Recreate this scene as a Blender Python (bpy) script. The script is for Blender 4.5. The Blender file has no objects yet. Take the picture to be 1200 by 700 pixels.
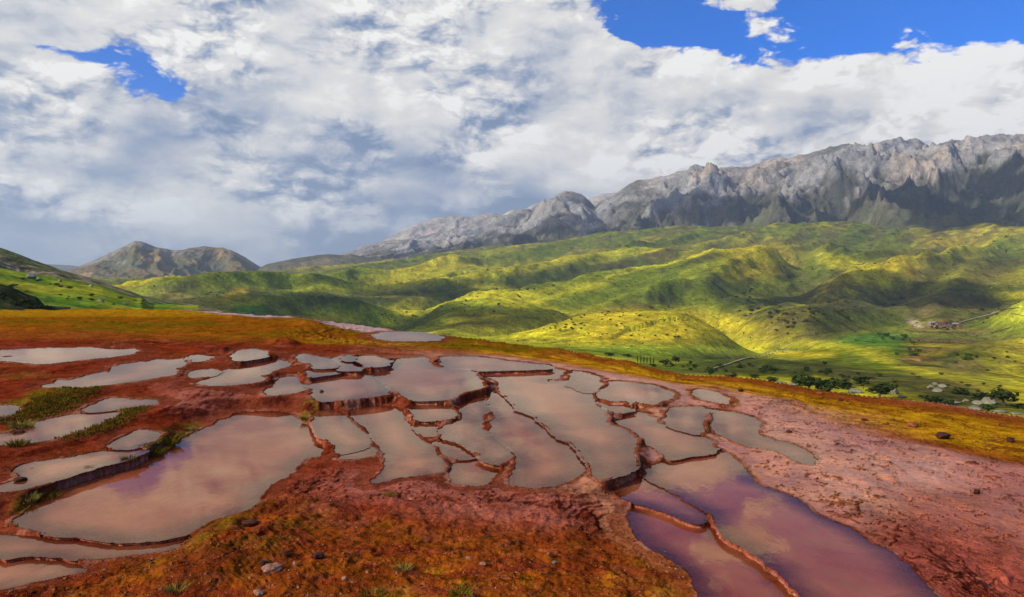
import bpy, bmesh, math, random
import numpy as np
from mathutils import Vector
from mathutils.geometry import delaunay_2d_cdt

# ------------------------------------------------------------------ camera, sky, sun, exposure
scene = bpy.context.scene
COL = scene.collection
W, H, F = 1200.0, 700.0, 850.0            # photograph size and focal length in its pixels
CAMZ = 6.0                                # eye above the middle pools
PITCH = math.atan(32.0 / F)               # looking slightly down
cp, sp = math.cos(PITCH), math.sin(PITCH)

cam_d = bpy.data.cameras.new("camera")
cam = bpy.data.objects.new("camera", cam_d)
COL.objects.link(cam)
cam.location = (0, 0, CAMZ)
cam.rotation_euler = (math.pi / 2 - PITCH, 0, 0)
cam_d.sensor_width = 36.0
cam_d.lens = 36.0 * F / W
cam_d.clip_start = 0.2
cam_d.clip_end = 60000
scene.camera = cam

SUN_AZ, SUN_EL = math.radians(-116), math.radians(30)
SUN_DIR = Vector((math.sin(SUN_AZ) * math.cos(SUN_EL), math.cos(SUN_AZ) * math.cos(SUN_EL), math.sin(SUN_EL)))
sun_d = bpy.data.lights.new("sun", 'SUN')
sun_d.energy = 4.9
sun_d.angle = math.radians(0.5)
sun_d.color = (1.0, 0.94, 0.84)
sun = bpy.data.objects.new("sun", sun_d)
COL.objects.link(sun)
sun.rotation_euler = (-SUN_DIR).to_track_quat('-Z', 'Y').to_euler()

scene.view_settings.view_transform = 'Standard'
scene.view_settings.look = 'None'
scene.view_settings.gamma = 1.0
scene.view_settings.exposure = 0.0
HAZE = 4.8e-5                             # density of the air
scene.render.engine = 'CYCLES'
try:
    scene.cycles.use_denoising = True
    scene.cycles.max_bounces = 6
    scene.cycles.transparent_max_bounces = 8
    scene.cycles.volume_bounces = 0
except Exception:
    pass


def pix_dir(px, py):
    px = np.asarray(px, float); py = np.asarray(py, float)
    cx, cy = (px - 600) / F, -(py - 350) / F
    return cx, cp + cy * sp, -sp + cy * cp            # x, y(forward), z(up), unnormalised


def at_z(px, py, z):
    x, y, zz = pix_dir(px, py)
    t = (z - CAMZ) / zz
    return x * t, y * t


def project(X, Y, Z):
    dz = Z - CAMZ
    depth = Y * cp - dz * sp
    up = Y * sp + dz * cp
    depth = np.maximum(depth, 1e-3)
    return 600 + F * X / depth, 350 - F * up / depth


class Nodes:
    """small helper round a node tree"""
    def __init__(self, tree):
        self.t = tree
        self.n = tree.nodes
        self.l = tree.links

    def new(self, kind, **kw):
        nd = self.n.new(kind)
        for k, v in kw.items():
            setattr(nd, k, v)
        return nd

    def put(self, sock, v):
        if isinstance(v, bpy.types.NodeSocket):
            self.l.new(v, sock)
        else:
            sock.default_value = v

    def math(self, op, a, b=None, c=None, clamp=False):
        nd = self.new('ShaderNodeMath', operation=op, use_clamp=clamp)
        self.put(nd.inputs[0], a)
        if b is not None: self.put(nd.inputs[1], b)
        if c is not None: self.put(nd.inputs[2], c)
        return nd.outputs[0]

    def vmath(self, op, a, b=None, scale=None):
        nd = self.new('ShaderNodeVectorMath', operation=op)
        self.put(nd.inputs[0], a)
        if b is not None: self.put(nd.inputs[1], b)
        if scale is not None: self.put(nd.inputs['Scale'], scale)
        return nd.outputs[0]

    def noise(self, vec, scale, detail=4, rough=0.55, dist=0.0, out='Fac', dim='3D', lac=2.0):
        nd = self.new('ShaderNodeTexNoise', noise_dimensions=dim)
        if vec is not None: self.l.new(vec, nd.inputs['Vector'])
        nd.inputs['Scale'].default_value = scale
        nd.inputs['Detail'].default_value = detail
        nd.inputs['Roughness'].default_value = rough
        nd.inputs['Lacunarity'].default_value = lac
        nd.inputs['Distortion'].default_value = dist
        return nd.outputs[out]

    def range(self, v, a, b, c=0.0, d=1.0, smooth=False):
        nd = self.new('ShaderNodeMapRange')
        if smooth: nd.interpolation_type = 'SMOOTHSTEP'
        self.put(nd.inputs[0], v)
        for i, x in enumerate((a, b, c, d)): self.put(nd.inputs[1 + i], x)
        return nd.outputs[0]

    def mix(self, fac, a, b, blend='MIX'):
        nd = self.new('ShaderNodeMix', data_type='RGBA', blend_type=blend)
        self.put(nd.inputs[0], fac)
        for s, v in ((nd.inputs[6], a), (nd.inputs[7], b)):
            if isinstance(v, (tuple, list)) and len(v) == 3: v = (*v, 1.0)
            self.put(s, v)
        return nd.outputs[2]


# ---- sky: coverage and brightness of the cloud deck, given on a coarse grid of directions
SKY_Y = [0, 22, 45, 65, 85, 105, 130, 155, 180, 205, 230, 255, 285, 320]
# columns every 50 photo pixels, 0..1200 (25); digits 0-9
SKY_COV = [
    "9999999999999820266200000",
    "9999999999999960025000000",
    "9997559999999993000124510",
    "8643479999999999656899995",
    "9987789999999999999999998",
    "9993259999999999999999999",
    "9999999999999999999999999",
    "9999999999999999999999999",
    "9999999999999999999999999",
    "9999999999999999999999999",
    "9999999999999999999999999",
    "9999999999999999999999999",
    "9999999999999999999999999",
    "9999999999999999999999999",
]
SKY_BRI = [
    "7778777777777767777777777",
    "7777777777777777777788888",
    "7766766666666667777889999",
    "6667876555566667778999998",
    "7886765545565557888999999",
    "7775555666555565668999999",
    "4433444778877776645389998",
    "3332333455788888777764565",
    "5443332233457888887636433",
    "6665544322235777776554444",
    "7889998863212444333344444",
    "3367898742111222122233333",
    "1112343210001111111222222",
    "0000111000000001111111111",
]


def build_world():
    w = bpy.data.worlds.new("World")
    scene.world = w
    w.use_nodes = True
    nt = w.node_tree
    nt.nodes.clear()
    N = Nodes(nt)
    out = N.new('ShaderNodeOutputWorld')
    bg = N.new('ShaderNodeBackground')
    bg.inputs['Strength'].default_value = 0.1
    nt.links.new(bg.outputs[0], out.inputs[0])
    sky = N.new('ShaderNodeTexSky', sky_type='NISHITA')
    sky.sun_disc = False
    sky.sun_elevation = SUN_EL
    sky.sun_rotation = SUN_AZ
    sky.altitude = 1800
    sky.air_density = 1.0
    sky.dust_density = 0.3
    sky.ozone_density = 3.0
    blue = N.mix(1.0, sky.outputs[0], (0.10, 0.78, 1.80), 'MULTIPLY')

    d = N.new('ShaderNodeTexCoord').outputs['Generated']
    d = N.vmath('NORMALIZE', d)
    sx = N.new('ShaderNodeSeparateXYZ'); nt.links.new(d, sx.inputs[0])
    az = N.math('ARCTAN2', sx.outputs[0], sx.outputs[1])
    el = N.math('ARCSINE', sx.outputs[2])
    ca = N.new('ShaderNodeCombineXYZ')
    nt.links.new(az, ca.inputs[0]); nt.links.new(N.math('MULTIPLY', el, 1.9), ca.inputs[1])
    P = ca.outputs[0]                                   # flattened deck: stretched sideways
    # uneven edges: the lookup wanders with noise
    wv = N.noise(P, 7.0, 5, 0.55, out='Color', dim='2D')
    wv = N.vmath('SUBTRACT', wv, (0.5, 0.5, 0.5))
    P2 = N.vmath('ADD', P, N.vmath('SCALE', wv, scale=0.05))
    s2 = N.new('ShaderNodeSeparateXYZ'); nt.links.new(P2, s2.inputs[0])
    az2, el2 = s2.outputs[0], N.math('DIVIDE', s2.outputs[1], 1.9)
    # resample the pixel grid onto azimuth / elevation
    cov = np.array([[int(c) for c in r] for r in SKY_COV], float) / 9
    bri = np.array([[int(c) for c in r] for r in SKY_BRI], float) / 9
    NA = 30
    azs = np.radians(np.linspace(-37, 37, NA))
    els = np.radians(np.array([-1, 1.5, 3.2, 5, 6.6, 8.2, 9.8, 11.3, 12.8, 14.3, 16, 17.8, 19.6, 21.5]))
    xs = np.arange(25) * 50.0
    rows = []
    for e in els:
        X, Y, Z = np.sin(azs) * np.cos(e), np.cos(azs) * np.cos(e), np.full(NA, np.sin(e))
        px, py = project(X * 1e5, Y * 1e5, CAMZ + Z * 1e5)
        yy = np.interp(py, SKY_Y, np.arange(len(SKY_Y)))
        xx = np.clip(px / 50, 0, 23.999)
        i0 = np.clip(np.floor(yy).astype(int), 0, len(SKY_Y) - 2); fy = yy - i0
        j0 = np.floor(xx).astype(int); fx = xx - j0
        def samp(g):
            return ((g[i0, j0] * (1 - fx) + g[i0, j0 + 1] * fx) * (1 - fy) + (g[i0 + 1, j0] * (1 - fx) + g[i0 + 1, j0 + 1] * fx) * fy)
        rows.append((samp(cov), samp(bri)))
    u = N.range(az2, float(azs[0]), float(azs[-1]))
    acc = None
    for k, e in enumerate(els):
        rp = N.new('ShaderNodeValToRGB')
        cr = rp.color_ramp
        while len(cr.elements) < NA: cr.elements.new(0.5)
        for i in range(NA):
            cr.elements[i].position = i / (NA - 1)
        for i in range(NA):
            cr.elements[i].color = (rows[k][0][i], rows[k][1][i], 0, 1)
        nt.links.new(u, rp.inputs[0])
        if k == 0:
            acc = rp.outputs[0]
        else:
            acc = N.mix(N.range(el2, float(els[k - 1]), float(e), smooth=False), acc, rp.outputs[0])
    # higher up and all round: broken cloud of the same kind
    hi = N.noise(P2, 2.6, 3, 0.55, dim='2D')
    him = N.new('ShaderNodeCombineColor')
    N.put(him.inputs[0], N.range(N.math('SUBTRACT', hi, N.math('MULTIPLY', az2, 0.9)), 0.30, 0.44, 0.0, 1.0)); N.put(him.inputs[1], N.range(hi, 0.35, 0.7, 0.85, 0.5))
    f_up = N.range(el2, math.radians(20.5), math.radians(25))
    f_side = N.range(N.math('ABSOLUTE', az2), math.radians(36), math.radians(44))
    acc = N.mix(N.math('MAXIMUM', f_up, f_side), acc, him.outputs[0])
    sc = N.new('ShaderNodeSeparateColor'); nt.links.new(acc, sc.inputs[0])
    C, B = sc.outputs[0], sc.outputs[1]
    # puffs: rounded cells; the same field a step towards the light gives the relief of the billows
    w3 = N.vmath('SUBTRACT', N.noise(P, 16.0, 4, 0.55, out='Color', dim='2D'), (0.5, 0.5, 0.5))
    P3 = N.vmath('ADD', P2, N.vmath('SCALE', w3, scale=0.022))
    def puff(v, s, det):
        vo = N.new('ShaderNodeTexVoronoi', feature='SMOOTH_F1', voronoi_dimensions='2D')
        nt.links.new(v, vo.inputs['Vector'])
        vo.inputs['Scale'].default_value = s
        vo.inputs['Detail'].default_value = det
        vo.inputs['Roughness'].default_value = 0.55
        vo.inputs['Lacunarity'].default_value = 2.3
        vo.inputs['Smoothness'].default_value = 0.6
        return N.math('SUBTRACT', 1.0, vo.outputs['Distance'])
    off = (-0.010, 0.022, 0.0)
    pa = puff(P3, 12.0, 3.0)
    pb = puff(N.vmath('ADD', P3, off), 12.0, 3.0)
    relief = N.math('SUBTRACT', pa, pb)
    fine = N.noise(P2, 40.0, 5, 0.6, dim='2D')
    big = N.noise(P, 4.5, 3, 0.55, dim='2D')
    bigb = N.noise(N.vmath('ADD', P, (-0.03, 0.05, 0.0)), 4.5, 3, 0.55, dim='2D')
    covn = N.math('ADD', C, N.math('MULTIPLY', N.math('SUBTRACT', pa, 0.30), 0.62))
    covn = N.math('ADD', covn, N.math('MULTIPLY', N.math('SUBTRACT', fine, 0.5), 0.30))
    cover = N.range(covn, 0.34, 0.56, smooth=True)
    mod = N.range(N.noise(P, 6.0, 2, 0.5, dim='2D'), 0.38, 0.62, 0.25, 1.0, smooth=True)   # crisp heads here, soft sheets there
    soft = N.math('MULTIPLY', N.range(B, 0.15, 0.75, 0.5, 1.0), mod)
    la = puff(P2, 4.6, 1.0)
    lb = puff(N.vmath('ADD', P2, (-0.025, 0.055, 0.0)), 4.6, 1.0)
    b = N.math('ADD', N.math('MULTIPLY_ADD', B, 1.0, 0.0), N.math('MULTIPLY', N.math('MULTIPLY', relief, 1.05), soft))
    b = N.math('ADD', b, N.math('MULTIPLY', N.math('SUBTRACT', la, lb), 0.42))
    b = N.math('ADD', b, N.math('MULTIPLY', N.math('MULTIPLY', N.math('SUBTRACT', pa, 0.36), 0.36), soft))
    b = N.math('ADD', b, N.math('MULTIPLY', N.math('SUBTRACT', fine, 0.5), 0.10))
    b = N.math('ADD', b, N.math('MULTIPLY', N.math('SUBTRACT', big, bigb), 0.9))
    rp = N.new('ShaderNodeValToRGB')
    cr = rp.color_ramp
    stops = [(0.0, (0.19, 0.27, 0.43)), (0.22, (0.31, 0.38, 0.53)), (0.45, (0.53, 0.56, 0.63)), (0.65, (0.74, 0.74, 0.75)),
             (0.82, (0.84, 0.82, 0.79)), (1.0, (0.99, 0.98, 0.95))]
    while len(cr.elements) < len(stops): cr.elements.new(0.5)
    for i, (p, c) in enumerate(stops): cr.elements[i].position = p
    for i, (p, c) in enumerate(stops): cr.elements[i].color = (*c, 1)
    nt.links.new(b, rp.inputs[0])
    cloud = N.vmath('SCALE', rp.outputs[0], scale=10.0)
    colr = N.mix(cover, blue, cloud)
    # below the horizon: plain dim ground tone
    colr = N.mix(N.range(sx.outputs[2], -0.05, -0.01), (1.2, 1.0, 0.7), colr)
    nt.links.new(colr, bg.inputs[0])


build_world()

# ------------------------------------------------------------------ helpers
rng = np.random.default_rng(7)
random.seed(7)
PERM = rng.permutation(512).astype(np.int32)
PERM = np.concatenate([PERM, PERM, PERM])
GR = np.stack([np.cos(np.arange(512) * 2.399963), np.sin(np.arange(512) * 2.399963)], 1).astype(np.float32)


def pn(x, y, seed=0):
    """2-D gradient noise, about -0.7..0.7"""
    x = np.asarray(x, np.float64) + seed * 37.17; y = np.asarray(y, np.float64) + seed * 11.73
    xi = np.floor(x); yi = np.floor(y)
    xf = (x - xi).astype(np.float32); yf = (y - yi).astype(np.float32)
    xi = (xi.astype(np.int64) & 511).astype(np.int32); yi = (yi.astype(np.int64) & 511).astype(np.int32)
    u = xf * xf * xf * (xf * (xf * 6 - 15) + 10); v = yf * yf * yf * (yf * (yf * 6 - 15) + 10)
    def g(a, b):
        h = PERM[PERM[(xi + a) & 511] + ((yi + b) & 511)]
        gr = GR[h]
        return gr[..., 0] * (xf - a) + gr[..., 1] * (yf - b)
    a0 = g(0, 0); a1 = g(1, 0); b0 = g(0, 1); b1 = g(1, 1)
    t = a0 + u * (a1 - a0); q = b0 + u * (b1 - b0)
    return t + v * (q - t)


def fbm(x, y, oct=4, seed=0, gain=0.5, lac=2.03):
    s = 0; a = 1; n = 0
    for i in range(oct):
        s = s + a * pn(x, y, seed + i * 3); n += a
        x = np.asarray(x) * lac; y = np.asarray(y) * lac; a *= gain
    return s / n * 1.6


def ridged(x, y, oct=4, seed=0, gain=0.5, lac=2.1):
    s = 0; a = 1; n = 0
    for i in range(oct):
        r = 1 - np.abs(pn(x, y, seed + i * 5)) * 2.0
        s = s + a * r * r; n += a
        x = np.asarray(x) * lac; y = np.asarray(y) * lac; a *= gain
    return s / n


def sstep(a, b, x):
    t = np.clip((x - a) / (b - a), 0, 1)
    return t * t * (3 - 2 * t)


def lerp(a, b, t):
    return a + (b - a) * t


def tag(o, label=None, cat=None, group=None, kind=None):
    for k, v in (("label", label), ("category", cat), ("group", group), ("kind", kind)):
        if v: o[k] = v
    return o


def mesh_obj(name, me, mat=None, parent=None):
    o = bpy.data.objects.new(name, me)
    COL.objects.link(o)
    if mat is not None and not me.materials: me.materials.append(mat)
    if parent is not None: o.parent = parent
    return o


def grid_mesh(name, X, Y, Z, col=None, mask=None):
    """X,Y,Z arrays (rows, cols) -> mesh of quads; col (rows, cols, 4) point colours"""
    R, Cc = X.shape
    idx = np.arange(R * Cc, dtype=np.int32).reshape(R, Cc)
    q = np.stack([idx[:-1, :-1], idx[:-1, 1:], idx[1:, 1:], idx[1:, :-1]], -1).reshape(-1, 4)
    co = np.stack([X, Y, Z], -1).reshape(-1, 3).astype(np.float32)
    if mask is not None:
        m = mask.reshape(-1)
        q = q[m[q].all(1)]
    # orientation: make normals point up
    a, b, c = co[q[0, 0]], co[q[0, 1]], co[q[0, 2]]
    if np.cross(b - a, c - a)[2] < 0: q = q[:, ::-1]
    me = bpy.data.meshes.new(name)
    me.vertices.add(len(co)); me.vertices.foreach_set("co", co.ravel())
    me.loops.add(q.size); me.loops.foreach_set("vertex_index", np.ascontiguousarray(q).ravel())
    me.polygons.add(len(q)); me.polygons.foreach_set("loop_start", np.arange(0, q.size, 4, dtype=np.int32))
    me.polygons.foreach_set("use_smooth", np.ones(len(q), bool))
    me.update(calc_edges=True)
    if col is not None:
        at = me.attributes.new("col", 'FLOAT_COLOR', 'POINT')
        at.data.foreach_set("color", col.reshape(-1, 4).astype(np.float32).ravel())
    return me


def new_mat(name):
    m = bpy.data.materials.new(name)
    m.use_nodes = True
    m.node_tree.nodes.clear()
    N = Nodes(m.node_tree)
    out = N.new('ShaderNodeOutputMaterial')
    return m, N, out


def principled(N, out):
    p = N.new('ShaderNodeBsdfPrincipled')
    N.l.new(p.outputs[0], out.inputs[0])
    return p


def plain_mat(name, c1, c2, scale=3.0, rough=0.85, bump=0.3, spec=0.3, detail=5, bscale=None, bdist=0.02):
    m, N, out = new_mat(name)
    p = principled(N, out)
    tc = N.new('ShaderNodeTexCoord').outputs['Object']
    n = N.noise(tc, scale, detail, 0.6)
    N.put(p.inputs['Base Color'], N.mix(N.range(n, 0.35, 0.65), c1, c2))
    p.inputs['Roughness'].default_value = rough
    p.inputs['Specular IOR Level'].default_value = spec
    if bump:
        b = N.new('ShaderNodeBump')
        b.inputs['Strength'].default_value = bump
        b.inputs['Distance'].default_value = bdist
        N.l.new(N.noise(tc, bscale or scale * 4, 5, 0.6), b.inputs['Height'])
        N.l.new(b.outputs[0], p.inputs['Normal'])
    return m


def terrain_mat(name, scales, amt=0.5, bump_scales=(), bump_dist=(), rough=None, spec=0.25, speck=None, bstr=0.6, crust=False):
    """base colour from the point colours, broken up by noise at given scales (1/m); alpha = wetness"""
    m, N, out = new_mat(name)
    p = principled(N, out)
    at = N.new('ShaderNodeAttribute', attribute_name='col')
    geo = N.new('ShaderNodeNewGeometry').outputs['Position']
    c = at.outputs['Color']
    for i, s in enumerate(scales):
        n = N.noise(geo, s, 5, 0.62)
        k = N.range(n, 0.3, 0.7, 1 - amt, 1 + amt)
        c = N.vmath('SCALE', c, scale=k)
    if speck:
        for (s, lo, hi, colr, mixv) in speck:
            n = N.noise(geo, s, 4, 0.7)
            c = N.mix(N.math('MULTIPLY', N.range(n, lo, hi), mixv), c, colr)
    crk = None
    if crust:
        wv = N.vmath('SUBTRACT', N.noise(geo, 1.6, 4, 0.6, out='Color'), (0.5, 0.5, 0.5))
        gp = N.vmath('ADD', geo, N.vmath('SCALE', wv, scale=0.55))
        for s, wd in ((1.9, 0.05), (6.5, 0.09)):
            vo = N.new('ShaderNodeTexVoronoi', feature='DISTANCE_TO_EDGE')
            N.l.new(gp, vo.inputs['Vector']); vo.inputs['Scale'].default_value = s
            k = N.range(vo.outputs['Distance'], 0.0, wd)
            gate = N.math('MULTIPLY', N.range(N.noise(geo, s * .35, 3, 0.6), 0.45, 0.6), N.range(at.outputs['Alpha'], 0.5, 0.9, 1.0, 0.15))
            k = N.math('SUBTRACT', 1.0, N.math('MULTIPLY', N.math('SUBTRACT', 1.0, k), gate))
            c = N.vmath('SCALE', c, scale=N.range(k, 0, 1, 0.45, 1.0))
            crk = k if crk is None else N.math('MULTIPLY', crk, k)
    N.put(p.inputs['Base Color'], c)
    if rough is None:
        rn = N.noise(geo, scales[-1] * 0.6, 3, 0.6)
        r = N.range(at.outputs['Alpha'], 0.1, 0.95, 0.9, 0.10)
        N.put(p.inputs['Roughness'], N.math('ADD', r, N.math('MULTIPLY', N.math('SUBTRACT', rn, 0.5), 0.2), clamp=True))
        N.put(p.inputs['Specular IOR Level'], N.range(at.outputs['Alpha'], 0.35, 0.9, 0.0, 0.2))
    else:
        p.inputs['Roughness'].default_value = rough
        p.inputs['Specular IOR Level'].default_value = spec
    prev = None
    wetk = N.range(at.outputs['Alpha'], 0.55, 0.92, bstr, 0.05) if rough is None else bstr
    for s, d in zip(bump_scales, bump_dist):
        b = N.new('ShaderNodeBump')
        N.put(b.inputs['Strength'], wetk)
        b.inputs['Distance'].default_value = d
        N.l.new(N.noise(geo, s, 6, 0.65), b.inputs['Height'])
        if prev is not None: N.l.new(prev, b.inputs['Normal'])
        prev = b.outputs[0]
    if crk is not None:
        b = N.new('ShaderNodeBump')
        N.put(b.inputs['Strength'], wetk); b.inputs['Distance'].default_value = 0.02
        N.l.new(crk, b.inputs['Height'])
        if prev is not None: N.l.new(prev, b.inputs['Normal'])
        prev = b.outputs[0]
    if prev is not None: N.l.new(prev, p.inputs['Normal'])
    return m


def rgba(shape, c, a=0.0):
    o = np.empty(shape + (4,), np.float32)
    o[..., 0], o[..., 1], o[..., 2], o[..., 3] = c[0], c[1], c[2], a
    return o


def paint(col, c, t, a=None):
    t = np.clip(t, 0, 1)[..., None]
    col[..., :3] = col[..., :3] * (1 - t) + np.array(c, np.float32) * t
    if a is not None:
        col[..., 3:] = col[..., 3:] * (1 - t) + a * t


def ell(U, V, cx, cy, rx, ry, rot=0.0, soft=0.5):
    c, s = math.cos(math.radians(rot)), math.sin(math.radians(rot))
    dx, dy = U - cx, V - cy
    q = np.sqrt(((dx * c + dy * s) / rx) ** 2 + ((-dx * s + dy * c) / ry) ** 2)
    return 1 - sstep(1 - soft, 1 + soft, q)


def poly_dist_px(U, V, pts):
    """distance (px) to a polyline"""
    best = np.full(U.shape, 1e9, np.float32)
    for (ax, ay), (bx, by) in zip(pts[:-1], pts[1:]):
        dx, dy = bx - ax, by - ay
        t = np.clip(((U - ax) * dx + (V - ay) * dy) / (dx * dx + dy * dy + 1e-9), 0, 1)
        best = np.minimum(best, np.hypot(U - ax - t * dx, V - ay - t * dy))
    return best

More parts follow.
